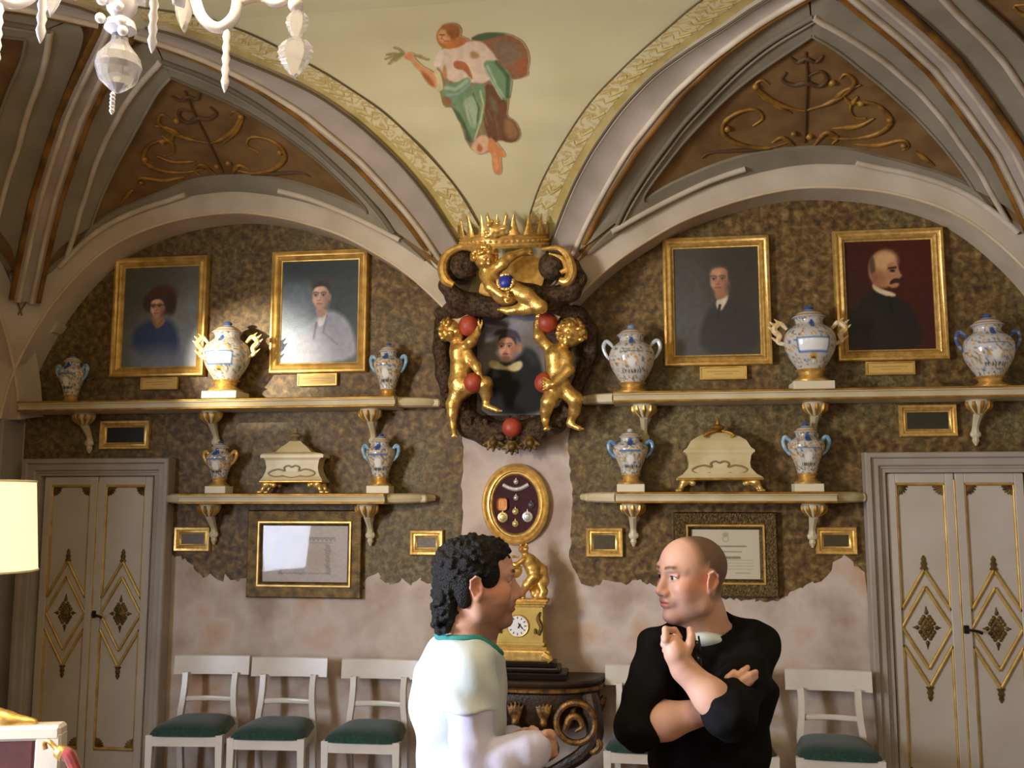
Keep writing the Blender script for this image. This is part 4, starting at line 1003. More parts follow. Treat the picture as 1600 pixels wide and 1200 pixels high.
def medal(name, px, py, r, m, bar_=True, h=0.0):
    x, z = (px-804.5)*S, -(py-789)*S
    q = Solid(); q.ell((x, -0.013, z), (r, 0.006, r)); q.ell((x, -0.019, z), (r*0.55, 0.004, r*0.55), k=0.003)
    q.cone((x, -0.012, z+r), (x, -0.012, z+r*1.35), 0.005, 0.004, 0.002)
    V, Q = q.mesh(0.003); solid_obj(name, V, Q, m, t)
medal('medal', 804, 819, 0.022, mat('gilt_medal', (214, 190, 130), 0.35, 0.6)); medal('medal', 804, 800, 0.022, MATS['gilt_medal']); medal('medal', 805, 779, 0.018, M_silver)
medal('medal', 784, 809, 0.036, MATS['gilt_medal']); medal('medal', 823, 808, 0.036, M_silver); medal('medal', 829, 790, 0.022, mat('dark_medal', (90, 88, 92), 0.4, 0.5)); medal('pendant_jewel', 805, 754, 0.018, M_silver)
bm = tube(bmesh.new(), spline([(-0.085, -0.014, 0.128), (-0.04, -0.014, 0.106), (0, -0.014, 0.098), (0.04, -0.014, 0.106), (0.085, -0.014, 0.130)], 14), 0.013, 8, flat=0.4); obj('chevron_bar', bm, M_silver, t, smooth=True)
bm = box(bmesh.new(), ((783-804.5)*S, -0.012, -(789-789)*S), (0.068, 0.008, 0.082), 0.02, seg=3); obj('orange_ribbon', bm, mat('orange_ribbon_silk', (206, 136, 66), 0.6, c2=(224, 180, 120), scale=14), t)
bm = oval(bmesh.new(), [(0.062, -0.0205), (0.062, -0.0225)]); bm.free()
n = 40; bm = bmesh.new(); vs = [bm.verts.new(((a_-0.066)*math.cos(2*PI*i/n), -0.030, (b_-0.066)*math.sin(2*PI*i/n))) for i in range(n)]; bm.faces.new(vs); obj('pane', bm, M_pane, t)

# ================================================================ SHELVES
def bracket(t, x, z, s=1.0):
    b = obj('bracket', lathe(bmesh.new(), [(0.07*s, 0.0), (0.075*s, -0.02), (0.066*s, -0.045), (0.05*s, -0.065), (0.028*s, -0.085)], 14, (x, -0.10, z), 1, 1.0), M_shelf, t, smooth=True)
    bm = bmesh.new()
    tube(bm, spline([(x, -0.10, z-0.075), (x, -0.06, z-0.12), (x, -0.03, z-0.16), (x, -0.02, z-0.2)], 10), [0.03*s, 0.024*s, 0.02*s, 0.026*s], 8)
    ball(bm, (x, -0.025, z-0.205), (0.034*s, 0.02, 0.028*s), 10, 6)
    lathe(bm, [(0.018*s, -0.225), (0.022*s, -0.245), (0.006, -0.275)], 8, (x, -0.02, z))
    obj('bracket_drop', bm, M_shelf, b, smooth=True)
    for k in range(5):                                      # acanthus leaves round the bell
        an = -PI*(k+0.5)/5; q = np.array([math.cos(an), math.sin(an), 0])
        bm = tube(bmesh.new(), spline([np.array([x, -0.10, z-0.012])+q*0.077*s, np.array([x, -0.10, z-0.045])+q*0.07*s, np.array([x, -0.10, z-0.082])+q*0.034*s], 7), [0.008, 0.013, 0.004], 5)
        obj('gilt_leaf', bm, M_shelfgold, b, smooth=True)
def shelf(label, x0, x1, z, dep0, brs, taper_l, taper_r, group=None):
    dep = dep0+0.06; xm = (x0+x1)/2; t = thing('wall_shelf', label, 'shelf', (xm, 0.0, z-0.07), 0, 'ivory and gilt wall shelves'); h = 0.07
    prof = [(-dep, 0.070), (-dep-0.010, 0.062), (-dep-0.010, 0.050), (-dep+0.006, 0.046), (-dep+0.012, 0.030), (-dep+0.006, 0.014), (-dep+0.0, 0.008), (-dep+0.01, 0.0)]
    a, b = x0-xm, x1-xm
    rows = [[(xx, y, zz) for xx in (a, b)] for y, zz in [(-0.008, 0.070)]+prof+[(-0.008, 0.0)]]
    bm = loft(bmesh.new(), rows)
    for xx in (a, b): bm.faces.new([bm.verts.new((xx, y, zz)) for y, zz in [(-0.008, 0.070)]+prof+[(-0.008, 0.0)]])
    bmesh.ops.remove_doubles(bm, verts=bm.verts[:], dist=1e-5); obj('board', bm, M_shelf, t)
    for zz, yy, r in ((0.062, -dep-0.006, 0.0085), (0.007, -dep-0.0, 0.007)):
        obj('gilt_bead', tube(bmesh.new(), [(a, yy, zz), (0, yy, zz), (b, yy, zz)], r, 6), M_shelfgold, t, smooth=True, sharp=80)
    for xx, ln in ((a, -taper_l), (b, taper_r)):            # rounded ends that run back to the wall
        if ln == 0: continue
        bm = bmesh.new(); q = [(xx, -dep*0.72, 0.036), (xx+ln*0.6, -dep*0.5, 0.038), (xx+ln, -0.02, 0.04)]
        tube(bm, spline(q, 8), [0.034, 0.032, 0.022], 8); box(bm, (xx+ln*0.45, -dep*0.25, 0.036), (abs(ln)*0.9, dep*0.46, 0.05), 0.01)
        obj('shelf_end', bm, M_shelf, t, smooth=True)
    for bx in brs: bracket(t, bx-xm, 0.0)
    return t
ZU, ZL = 2.535, 1.905
shelf('long ivory and gilt shelf under the two left-hand portraits', -3.40, -0.735, ZU, 0.2, [-3.0, -2.06, -0.94], 0.0, 0.30)
shelf('long ivory and gilt shelf under the two right-hand portraits', 0.68, 3.30, ZU+0.005, 0.2, [0.87, 1.93, 2.9], 0.23, 0.12)
shelf('short ivory and gilt shelf holding a casket, above the engraved print', -2.21, -0.80, ZL, 0.18, [-2.05, -0.95], 0.17, 0.28)
shelf('short ivory and gilt shelf holding a casket, above the certificate', 0.685, 2.02, ZL+0.006, 0.18, [0.79, 1.90], 0.22, 0.22)

# ================================================================ MAJOLICA VASES
def pot_colours(V, H, R, seed, big=False):
    """blue, ochre and green arabesque painting over a white glaze; a natural surface pattern"""
    rs = np.random.RandomState(seed); x, y, z = V.T; an = np.arctan2(y, x); u = an*R; v = z
    C = np.zeros((len(V), 3))+np.array([192, 187, 178.])
    def dab(au, av, r, col, ry=None):
        d = np.hypot(((an-au+PI) % (2*PI)-PI)*R/r, (v-av)/(ry or r)); m = np.clip((1.15-d)*3.0, 0, 1)[:, None]; C[:] = C*(1-m)+np.array(col, float)*m
    for k in range(620):
        dab(rs.uniform(-PI, PI), rs.uniform(0.0, H), rs.uniform(0.004, 0.011), [(186, 140, 66), (84, 104, 140), (120, 124, 84), (176, 150, 104), (110, 100, 92)][rs.randint(5)], rs.uniform(0.003, 0.008))
    for r_ in range(2):
        for k in range(14):
            dab(-PI+2*PI*(k+0.5*r_)/14, H*(0.42+0.22*r_), 0.014, (190, 142, 66)); dab(-PI+2*PI*(k+0.5*r_)/14, H*(0.42+0.22*r_), 0.007, (216, 206, 190))
    f = -PI/2                                               # towards the room
    if big:
        m = (np.abs((an-f+PI) % (2*PI)-PI)*R < 0.105) & (np.abs(v-H*0.44) < 0.048); C[m] = (70, 110, 160)
        m = (np.abs((an-f+PI) % (2*PI)-PI)*R < 0.092) & (np.abs(v-H*0.44) < 0.034); C[m] = (226, 224, 220)
        dab(f, H*0.20, 0.03, (200, 150, 70)); dab(f, H*0.17, 0.018, (40, 34, 40)); dab(f, H*0.14, 0.014, (226, 222, 216))
    else:
        dab(f, H*0.40, 0.030, (222, 218, 208), 0.034); m = (np.abs((an-f+PI) % (2*PI)-PI)*R < 0.075) & (np.abs(v-H*0.62) < 0.006); C[m] = (84, 120, 160)
        for k in range(7): dab(f-0.5+k*0.17, H*0.22, 0.007, (64, 70, 60), 0.012)
    for k in (-1, 0, 1): dab(f+k*0.02, H*0.87, 0.026 if k == 0 else 0.014, (44, 78, 140))
    dab(f+PI, H*0.85, 0.026, (44, 78, 140))
    return C
def vase(label, px, py_base, hgt, rad, slim, hm, plinth, seed, z, big=False, y=-0.12, lidknob=None):
    y = -0.178 if rad > 0.12 else -0.125
    c = W(px, py_base, y)
    ph = 0.05 if plinth else 0.0; ft = 0.044*hgt/0.3
    t = thing('lidded_vase', label, 'vase', (c[0], y, z), 0, 'painted majolica vases on the shelves')
    if plinth: obj('plinth', box(bmesh.new(), (0, 0, ph/2), (rad*1.55, rad*1.35, ph), 0.003), M_plinth, t)
    bm = lathe(bmesh.new(), [(rad*0.72, ph), (rad*0.74, ph+ft*0.15), (rad*0.6, ph+ft*0.3), (rad*0.44, ph+ft*0.55), (rad*0.48, ph+ft*0.8), (rad*0.62, ph+ft)], 24); obj('foot', bm, M_brassy, t, smooth=True)
    b0 = ph+ft; H = (hgt-b0)*0.80
    if slim: pr = [(0.50, 0.0), (0.54, 0.04), (0.56, 0.10), (0.66, 0.25), (0.82, 0.42), (0.97, 0.60), (1.0, 0.70), (0.93, 0.78), (0.72, 0.85), (0.56, 0.90), (0.54, 0.97), (0.60, 1.0)]
    else: pr = [(0.50, 0.0), (0.55, 0.05), (0.62, 0.10), (0.80, 0.24), (0.95, 0.40), (1.0, 0.55), (0.97, 0.66), (0.86, 0.76), (0.66, 0.84), (0.54, 0.89), (0.53, 0.96), (0.60, 1.0)]
    P = spline([(a*rad, b*H, 0) for a, b in pr], 46); n = 88
    A = np.linspace(0, 2*PI, n+1)
    G = np.stack([P[:, 0][:, None]*np.cos(A), P[:, 0][:, None]*np.sin(A), P[:, 1][:, None]+0*A], -1)
    me = grid_mesh('body', G, pot_colours(G.reshape(-1, 3), H, rad, seed, big).reshape(G.shape)); me.transform(Matrix.Translation((0, 0, b0)))
    link('body', me, M_ceramic, t)
    top = b0+H; lh = hgt-top
    L = spline([(a*rad, b*lh, 0) for a, b in [(0.62, 0.0), (0.66, 0.06), (0.60, 0.16), (0.46, 0.40), (0.30, 0.56), (0.20, 0.66)]], 14)
    G = np.stack([L[:, 0][:, None]*np.cos(A[::2]), L[:, 0][:, None]*np.sin(A[::2]), L[:, 1][:, None]+0*A[::2]], -1)
    C = np.zeros(G.shape)+np.array([206, 198, 186.]); C[:3] = (150, 150, 170); C[5:7] = (190, 150, 90); C[9:11] = (120, 130, 160)
    me = grid_mesh('lid', G, C); me.transform(Matrix.Translation((0, 0, top))); lid = link('lid', me, M_ceramic, t)
    bm = lathe(bmesh.new(), [(0.2*rad, lh*0.64), (0.13*rad, lh*0.72), (0.2*rad, lh*0.82), (0.15*rad, lh*0.93), (0.02*rad, lh*1.02)], 12, (0, 0, top)); obj('knob', bm, lidknob or mat('blue_glaze', (70, 96, 150), 0.2), lid, smooth=True)
    for s in (-1, 1):
        if big:                                             # dragon-like crested handles
            q = spline([(s*rad*0.92, 0, b0+H*0.50), (s*rad*1.22, 0, b0+H*0.56), (s*rad*1.16, 0, b0+H*0.68), (s*rad*1.36, 0, b0+H*0.80), (s*rad*1.12, 0, b0+H*0.92), (s*rad*0.86, 0, b0+H*0.80)], 24)
            bm = tube(bmesh.new(), q, [0.012, 0.016, 0.02, 0.018, 0.010], 8)
            for j in (5, 9, 13, 16, 19): tube(bm, [q[j], q[j]+np.array([s*0.022, 0, 0.014]), q[j]+np.array([s*0.040, 0, 0.030])], [0.011, 0.008, 0.002], 5)
            obj('handle', bm, hm, t, smooth=True)
        else:
            q = spline([(s*rad*0.86, 0, b0+H*0.46), (s*rad*1.12, 0, b0+H*0.60), (s*rad*1.24, 0, b0+H*0.78), (s*rad*1.12, 0, b0+H*0.90), (s*rad*0.92, 0, b0+H*0.84), (s*rad*0.80, 0, b0+H*0.76)], 20)
            obj('handle', tube(bmesh.new(), q, [0.008, 0.011, 0.014, 0.013, 0.008], 8), hm, t, smooth=True)
    return t
ivory = mat('ivory_glaze_knob', (214, 208, 196), 0.25)
vase('slender blue-handled vase at the far left end of the upper left shelf', 110, 632, 0.345, 0.092, True, M_lightblue, False, 1, ZU)
vase('large brightly lit vase with crested yellow handles between the two left-hand portraits', 352, 628, 0.535, 0.158, False, M_yglaze, True, 2, ZU, big=True)
vase('slender blue-handled vase under the right edge of the young man\'s portrait', 606, 624, 0.372, 0.098, True, M_lightblue, False, 3, ZU)
vase('slender gilt-handled vase on the lower left shelf, left of the casket', 342, 768, 0.355, 0.094, True, mat('gilt_glaze', (206, 166, 84), 0.3, 0.4), True, 4, ZL, lidknob=MATS['blue_glaze'])
vase('slender blue-handled vase on the lower left shelf, right of the casket', 594, 770, 0.395, 0.098, True, M_lightblue, True, 5, ZL)
vase('round-bellied vase with white handles beside the carved crest on the upper right shelf', 988, 611, 0.445, 0.145, False, mat('pale_blue_white_glaze', (176, 192, 204), 0.2, c2=(214, 210, 200), scale=30, lo=0.45, hi=0.6), False, 6, ZU, lidknob=mat('pale_blue_glaze', (140, 160, 190), 0.2))
vase('large banded vase with crested ochre handles between the two right-hand portraits', 1268, 605, 0.535, 0.158, False, M_yglaze, True, 7, ZU, big=True)
vase('round-bellied vase with dark blue handles at the far right end of the upper shelf', 1548, 604, 0.455, 0.148, False, mat('dark_blue_glaze', (66, 88, 128), 0.2, c2=(150, 164, 176), scale=30, lo=0.5, hi=0.7), False, 8, ZU)
vase('slender blue-handled vase on the lower right shelf, left of the casket', 986, 765, 0.405, 0.112, True, mat('mid_blue_glaze', (92, 132, 178), 0.2, c2=(160, 182, 200), scale=30, lo=0.5, hi=0.7), True, 9, ZL+0.006, lidknob=ivory)
vase('slender blue-handled vase on the lower right shelf, right of the casket', 1262, 763, 0.43, 0.112, True, M_lightblue, True, 10, ZL+0.006)

# ================================================================ CASKETS
def casket(label, px, z, w, flare, hb, hl, dome, y=-0.105):
    c = W(px, 760, y); t = thing('ivory_casket', label, 'casket', (c[0], y, z), 0, 'ivory caskets on the lower shelves'); d = 0.62
    def tier(rows, name, m, par):
        bm = bmesh.new(); vs = []
        for hw_, zz in rows:
            a, b = hw_, min(hw_*d*0.5, 0.1); ch = 0.02
            vs.append([bm.verts.new(q) for q in ((-a, -b, zz), (a, -b, zz), (a, b, zz), (-a, b, zz))])
        for r0, r1 in zip(vs, vs[1:]):
            for i in range(4): bm.faces.new((r0[i], r0[(i+1) % 4], r1[(i+1) % 4], r1[i]))
        bm.faces.new(vs[0][::-1]); bm.faces.new(vs[-1]); return obj(name, bm, m, par)
    f = 0.072; a = w/2
    body = tier([(a*1.0*flare, f), (a*1.02*flare, f+0.012), (a*0.98*flare, f+0.022), (a*0.93*(flare*0.55+0.45), f+0.04), (a*0.88, f+hb*0.45), (a*0.86, f+hb*0.62), (a*0.90, f+hb*0.9), (a*0.97, f+hb)], 'body', M_casket, t)
    obj('base_bead', tube(bmesh.new(), [(-a*flare, -min(a*flare*d*.5, .1)-0.003, f+0.008), (0, -min(a*flare*d*.5, .1)-0.003, f+0.008), (a*flare, -min(a*flare*d*.5, .1)-0.003, f+0.008)], 0.008, 6), M_shelfgold, body, smooth=True)
    z0 = f+hb
    if dome: L = [(a*1.0, z0), (a*1.0, z0+0.014), (a*0.9, z0+0.03), (a*0.78, z0+0.075), (a*0.60, z0+hl*0.8), (a*0.34, z0+hl)]
    else: L = [(a*1.05, z0), (a*1.05, z0+0.02), (a*0.98, z0+0.028), (a*0.60, z0+0.04), (a*0.42, z0+0.075), (a*0.28, z0+hl*0.82), (a*0.17, z0+hl)]
    lid = tier(L, 'lid', M_casket, t)
    bm = lathe(bmesh.new(), [(0.035, z0+hl), (0.022, z0+hl+0.015), (0.045, z0+hl+0.03), (0.04, z0+hl+0.042), (0.014, z0+hl+0.055), (0.012, z0+hl+0.07), (0.002, z0+hl+0.10)], 12); obj('finial', bm, M_casketl if not dome else M_shelfgold, lid, smooth=True)
    if dome:
        for s in (-1, 1): obj('lid_scroll', tube(bmesh.new(), spline([(s*0.02, -0.05, z0+hl+0.01), (s*0.06, -0.055, z0+hl), (s*0.09, -0.06, z0+hl-0.02), (s*0.07, -0.06, z0+hl-0.03)], 10), [0.007, 0.011, 0.005], 6), M_shelfgold, lid, smooth=True)
    yb = -min(a*0.88*d*0.5, 0.1)-0.004
    for s in (-1, 1):
        q = [(s*0.0, 0.95), (s*0.05, 1.1), (s*0.10, 0.9), (s*0.09, 0.6), (s*0.17, 0.75), (s*0.26, 0.6), (s*0.30, 0.3), (s*0.22, 0.05), (s*0.10, 0.10)]
        k = a/0.24
        obj('relief_scroll', tube(bmesh.new(), spline([(xx*0.62*k, yb, f+hb*0.22+zz*hb*0.42) for xx, zz in q], 26), 0.0055, 6), M_casketl, body, smooth=True)
    bm = tube(bmesh.new(), spline([(-0.07, yb, f+hb*0.28), (0, yb, f+hb*0.2), (0.07, yb, f+hb*0.28)], 9), 0.005, 6); obj('relief_swag', bm, M_casketl, body, smooth=True)
    for sx in (-1, 1):
        for sy in (-1, 1):
            fo = Solid(); x0, y0 = sx*a*0.9*flare, sy*min(a*flare*d*.5, .1)*0.8
            fo.ell((x0-sx*0.02, y0, f-0.012), (0.026, 0.022, 0.024)).chain([(x0-sx*0.01, y0, f-0.012), (x0, y0, 0.036), (x0+sx*0.014, y0-0.006, 0.014)], [0.02, 0.012, 0.014], 0.012)
            for j in (-1, 0, 1): fo.ell((x0+sx*0.02+j*0.011, y0-0.012, 0.010), (0.008, 0.014, 0.010), k=0.005)
            fo.ell((x0-sx*0.07, y0, f-0.016), (0.018, 0.016, 0.018), k=0.006).ell((x0-sx*0.045, y0, f-0.008), (0.02, 0.014, 0.012), k=0.008)
            V, Q = fo.mesh(0.0045); V[:, 2] = np.maximum(V[:, 2], 0.0); solid_obj('claw_foot', V, Q, M_brassy, t)
casket('ivory casket with a tall pagoda-shaped lid on the lower left shelf', 460, ZL, 0.415, 1.04, 0.165, 0.115, False)
casket('ivory casket with a domed lid and spreading base on the lower right shelf', 1124, ZL+0.006, 0.435, 1.20, 0.175, 0.125, True)
# ================================================================ CARVED CREST
cc = W(796, 560, 0.0)
crest = thing('carved_crest', 'carved gilded crest with crown, cherubs and coloured balls round an oval portrait', 'carving', (cc[0], 0.0, cc[2]))
CO = np.array([cc[0], 0.0, cc[2]])
def w(px, py, dy): return W(px, py, -dy)
def so(name, s, res, m, par=None, col=None):
    V, Q = s.mesh(res); return solid_obj(name, V, Q, m, par or crest, CO, col)
# back board of the cartouche and painted portrait
poly = [tuple((w(x, y, 0.04)-CO)[[0, 2]]) for x, y in [(735, 470), (780, 455), (830, 455), (868, 475), (880, 520), (884, 580), (876, 640), (840, 672), (800, 682), (760, 672), (725, 645), (716, 590), (718, 520)]]
obj('back_board', prism(bmesh.new(), [tuple(q) for q in smooth_closed(poly, 1)], -0.05, 0.0), M_bronze, crest)
p = Paint(106, 165, 120, (120, 116, 114)); p.ell(40, 16, 70, 26, (146, 150, 164), 30, al=0.8); p.ell(80, 30, 40, 10, (176, 166, 150), 14, 0.3, al=0.6); p.ell(95, 70, 30, 40, (118, 110, 104), 30)
p.poly([(6, 165), (10, 110), (20, 90), (60, 80), (82, 62), (100, 84), (106, 130), (106, 165)], (26, 27, 28), 7); p.poly([(68, 66), (82, 60), (98, 80), (90, 96)], (46, 48, 46), 10)
p.poly([(17, 86), (22, 80), (34, 84), (46, 92), (60, 84), (70, 82), (72, 92), (62, 100), (44, 96), (22, 94)], (202, 184, 136), 3)
face(p, 46, 62, 20, (198, 144, 112), (132, 88, 66), (66, 52, 52), 0.3, must=True); p.poly([(24, 42), (34, 32), (60, 34), (68, 46), (68, 56), (60, 46), (34, 42)], (72, 64, 72), 4); p.ell(66, 62, 4, 7, (176, 120, 90), 3)
p.poly([(36, 76), (46, 74), (54, 78), (46, 86)], (126, 84, 60), 4); p.cloud(0.05, 5)
a, b = w(746, 482, 0.055), w(852, 648, 0.055)
canvas('portrait_canvas', p, b[0]-a[0], a[2]-b[2], -0.055, mat('matt_canvas', (128, 128, 128), 0.6, attr=True, spec=0.2), crest, (a[2]+b[2])/2-CO[2], (a[0]+b[0])/2-CO[0])
# scaly scroll bodies
s = Solid()
s.chain([w(812, 468, 0.36), w(780, 482, 0.30), w(742, 476, 0.29), w(712, 466, 0.36), w(697, 446, 0.36), w(702, 420, 0.37)], [.05, .065, .07, .06, .045, .03], .03)
s.ell(w(722, 415, 0.36), (.105, .09, .10), k=.02); s.ell(w(722, 415, 0.48), (.03, .05, .03), k=.01, op='s')
s.chain([w(690, 490, 0.18), w(712, 482, 0.26), w(738, 492, 0.19), w(748, 508, 0.17)], [.05, .06, .055, .04], .03)
so('scroll_body', s, .0075, M_bronze)
s = Solid()
s.chain([w(806, 447, 0.37), w(830, 458, 0.39), w(862, 466, 0.39), (w(892, 455, 0.37)), w(905, 436, 0.36), w(898, 412, 0.36)], [.035, .055, .068, .062, .045, .03], .03)
s.ell(w(862, 416, 0.38), (.085, .085, .092), k=.01); s.ell(w(868, 420, 0.49), (.022, .05, .025), k=.01, op='s')
so('scroll_body', s, .0075, M_bronze)
s = Solid(); s.chain([w(846, 480, .26), w(876, 482, .24), w(903, 494, .18), w(920, 518, .12), w(922, 550, .10), w(912, 580, .09), w(900, 610, .09), w(895, 640, .10)], [.035, .05, .06, .058, .05, .045, .04, .05], .03)
so('scroll_body', s, .0075, M_bronze)
s = Solid(); s.chain([w(690, 505, .07), w(688, 545, .07), w(694, 585, .07), w(704, 615, .08), w(716, 640, .10), w(735, 664, .12), w(765, 678, .13), w(800, 680, .13), w(835, 674, .13), w(866, 660, .13), w(890, 640, .12)], [.05, .05, .055, .06, .08, .085, .085, .09, .085, .075, .06], .03)
for i in range(46):
    t_ = random.random(); q = [w(700, 610, .14), w(735, 660, .18), w(800, 684, .2), w(860, 664, .18), w(895, 630, .15)]; c = spline(q, 50)[int(t_*49)]
    s.ell(c+np.random.uniform(-.045, .045, 3), np.random.uniform(.016, .034, 3), k=.012)
so('wreath_body', s, .0075, M_bronze)
for pts, r, sx in (([(748, 394), (722, 386), (699, 398), (691, 420), (697, 438), (709, 446)], [.012, .022, .03, .034, .034, .022], 1), ([(846, 390), (872, 388), (888, 402), (893, 424), (886, 440), (874, 438)], [.012, .018, .026, .034, .036, .02], 1), ([(858, 396), (878, 404), (884, 420), (876, 426)], [.008, .014, .018, .016], 1)):
    obj('gilt_volute', tube(bmesh.new(), spline([w(x, y, .44)-CO for x, y in pts], 22), r, 10), M_gold, crest, smooth=True)
q = [tuple((w(x, y, .24)-CO)[[0, 2]]) for x, y in [(795, 405), (830, 398), (850, 410), (852, 440), (838, 458), (808, 462), (768, 470), (748, 462), (752, 440), (775, 425)]]
obj('gilt_shield', prism(bmesh.new(), [tuple(z) for z in smooth_closed(q, 1)], -0.26, -0.14), M_brassy, crest)
# bottom leaves
for px, py, r in ((771, 700, .05), (800, 706, .048), (828, 700, .05)):
    s = Solid()
    for k in range(5):
        an = math.radians(-150+k*30); d = np.array([math.cos(an), 0, math.sin(an)]); s.cone(w(px, py-14, .20), w(px, py-14, .22)+d*r*1.5, .024, .009, .012)
    s.ell(w(px, py-8, .23), (.024, .02, .024), k=.01); so('gilt_leaf', s, .006, M_dull)
# balls
for px, py, r, dy, m in ((733, 509, .070, .25, M_red), (740, 598, .065, .285, M_red), (855, 504, .070, .24, M_red), (851, 598, .066, .26, M_red), (800, 668, .064, .23, M_red), (791, 442, .055, .54, M_blue)):
    o = obj('ball', ball(bmesh.new(), w(px, py, dy)-CO, r, 28, 18), m, crest, smooth=True)
    if m is M_blue:
        o['label'] = 'blue ball with gilt lilies'
        for ang in (0, 1, 2, 3):
            an = math.radians((-15, 95, 195, 270)[ang]); bm = bmesh.new(); c = w(px, py, dy)-CO
            for k in range(5): d = np.array([math.cos(an+(k-2)*.22), -.55-.1*(k % 2), math.sin(an+(k-2)*.22)]); d /= np.linalg.norm(d); ball(bm, c+d*r, .013, 8, 6)
            obj('gilt_lily', bm, M_brassy, o, smooth=True)
def hand(s, wr, tip, r, curl):
    d = tip-wr; L = np.linalg.norm(d); d = d/L; sd = np.cross(d, [0, -1, 0]); sd /= np.linalg.norm(sd)+1e-9
    s.ell(wr+d*L*.35, (r*.9, r*.7, r*.9), k=.012)
    for k in range(4):
        o_ = sd*r*(k-1.5)*.5; s.chain([wr+d*L*.4+o_, wr+d*L*.8+o_*1.4+np.array([0, -.006, 0]), wr+d*L*(1.1-.06*abs(k-1.5))+o_*1.6+np.array([0, curl, 0])], [r*.3, r*.27, r*.2], .004)
    s.chain([wr+d*L*.2+sd*r*.8, wr+d*L*.6+sd*r*1.7, wr+d*L*.85+sd*r*1.9], [r*.32, r*.28, r*.2], .004)
def cherub(hd, hr, fwd, torso, limbs, hands, feet, label):
    s = Solid(); s.chain([q[0] for q in torso], [q[1]*1.12 for q in torso], .03)
    for L in limbs: s.chain([q[0] for q in L], [q[1]*1.12 for q in L], .022)
    F = frame_from(fwd)
    def h(x, y, z): return hd+F@np.array([x, y, z])*hr
    s.ell(hd, (hr*.95, hr*.85, hr), F, k=.015); s.ell(h(.35, 0, -.35), (hr*.6, hr*.62, hr*.55), F, k=.02)
    s.cone(h(.9, 0, 0), h(1.1, 0, -.22), hr*.09, hr*.13, .012)
    for e in (-1, 1):
        s.ell(h(.92, e*.34, .06), (hr*.14, hr*.2, hr*.1), F, k=.012, op='s'); s.ell(h(.76, e*.45, -.36), (hr*.26, hr*.24, hr*.22), F, k=.02); s.ell(h(.84, e*.34, .05), (hr*.1, hr*.12, hr*.08), F, k=.004)
        s.ell(h(-.05, e*.88, -.1), (hr*.2, hr*.1, hr*.28), F, k=.008)
    s.ell(h(.92, 0, -.5), (hr*.1, hr*.24, hr*.08), F, k=.008); s.ell(h(.78, 0, -.78), (hr*.2, hr*.22, hr*.18), F, k=.02)
    for a_, b_, r, c in hands: hand(s, a_, b_, r, c)
    for a_, b_ in feet:
        s.cone(a_, b_, .022, .017, .015); d = b_-a_
        for k in range(4): s.ell(b_+np.array([(k-1.5)*.011, 0, 0])+d*.15, (.008, .010, .008), k=.004)
    o = so('cherub', s, .0055, M_gold); o['label'] = label
    c = Solid()
    for i in range(130):
        v = np.random.normal(size=3); v /= np.linalg.norm(v)
        if v[0] > .55 and v[2] < .45: continue
        if v[2] < -.55: continue
        c.ell(hd+F@(v*np.array([1.02, .96, 1.05])*hr), np.random.uniform(.17, .29, 3)*hr, k=.004)
    V, Q = c.mesh(.0045); solid_obj('curls', V, Q, M_gold, o, CO)
    return o
# left cherub, turned towards the middle
cherub(w(706, 516, .22), .078, (.85, -.35, .15),
       [(w(713, 534, .21), .034), (w(718, 549, .22), .056), (w(720, 574, .22), .056), (w(719, 598, .22), .064), (w(722, 608, .22), .06)],
       [[(w(726, 543, .24), .036), (w(736, 534, .28), .029), (w(746, 520, .27), .021)],
        [(w(732, 556, .24), .034), (w(744, 572, .27), .026), (w(748, 582, .29), .02)],
        [(w(728, 604, .24), .05), (w(758, 600, .27), .042), (w(760, 615, .24), .032), (w(760, 632, .23), .023)],
        [(w(716, 610, .22), .052), (w(708, 632, .22), .04), (w(707, 648, .22), .03), (w(708, 664, .22), .021)]],
       [(w(747, 519, .27), w(741, 501, .27), .026, -.0), (w(748, 583, .29), w(747, 592, .30), .024, .0)],
       [(w(759, 634, .24), w(777, 641, .26)), (w(708, 667, .22), w(710, 680, .24))], 'gilded cherub on the left with its back half turned')
cherub(w(893, 521, .26), .085, (-.55, -.8, -.1),
       [(w(880, 541, .23), .036), (w(869, 557, .24), .06), (w(870, 576, .24), .058), (w(871, 597, .24), .064), (w(872, 606, .24), .06)],
       [[(w(857, 543, .24), .036), (w(842, 526, .26), .031), (w(839, 506, .26), .023)],
        [(w(885, 556, .26), .036), (w(889, 578, .29), .03), (w(866, 600, .32), .022)],
        [(w(866, 609, .25), .052), (w(857, 628, .28), .042), (w(853, 642, .26), .032), (w(852, 656, .25), .023)],
        [(w(880, 608, .24), .05), (w(899, 624, .26), .042), (w(898, 642, .23), .031), (w(891, 660, .21), .021)]],
       [(w(839, 506, .26), w(847, 490, .28), .028, .0), (w(864, 601, .32), w(846, 602, .33), .026, .01)],
       [(w(852, 658, .25), w(854, 669, .29)), (w(890, 662, .21), w(905, 669, .24))], 'gilded cherub on the right facing the room')
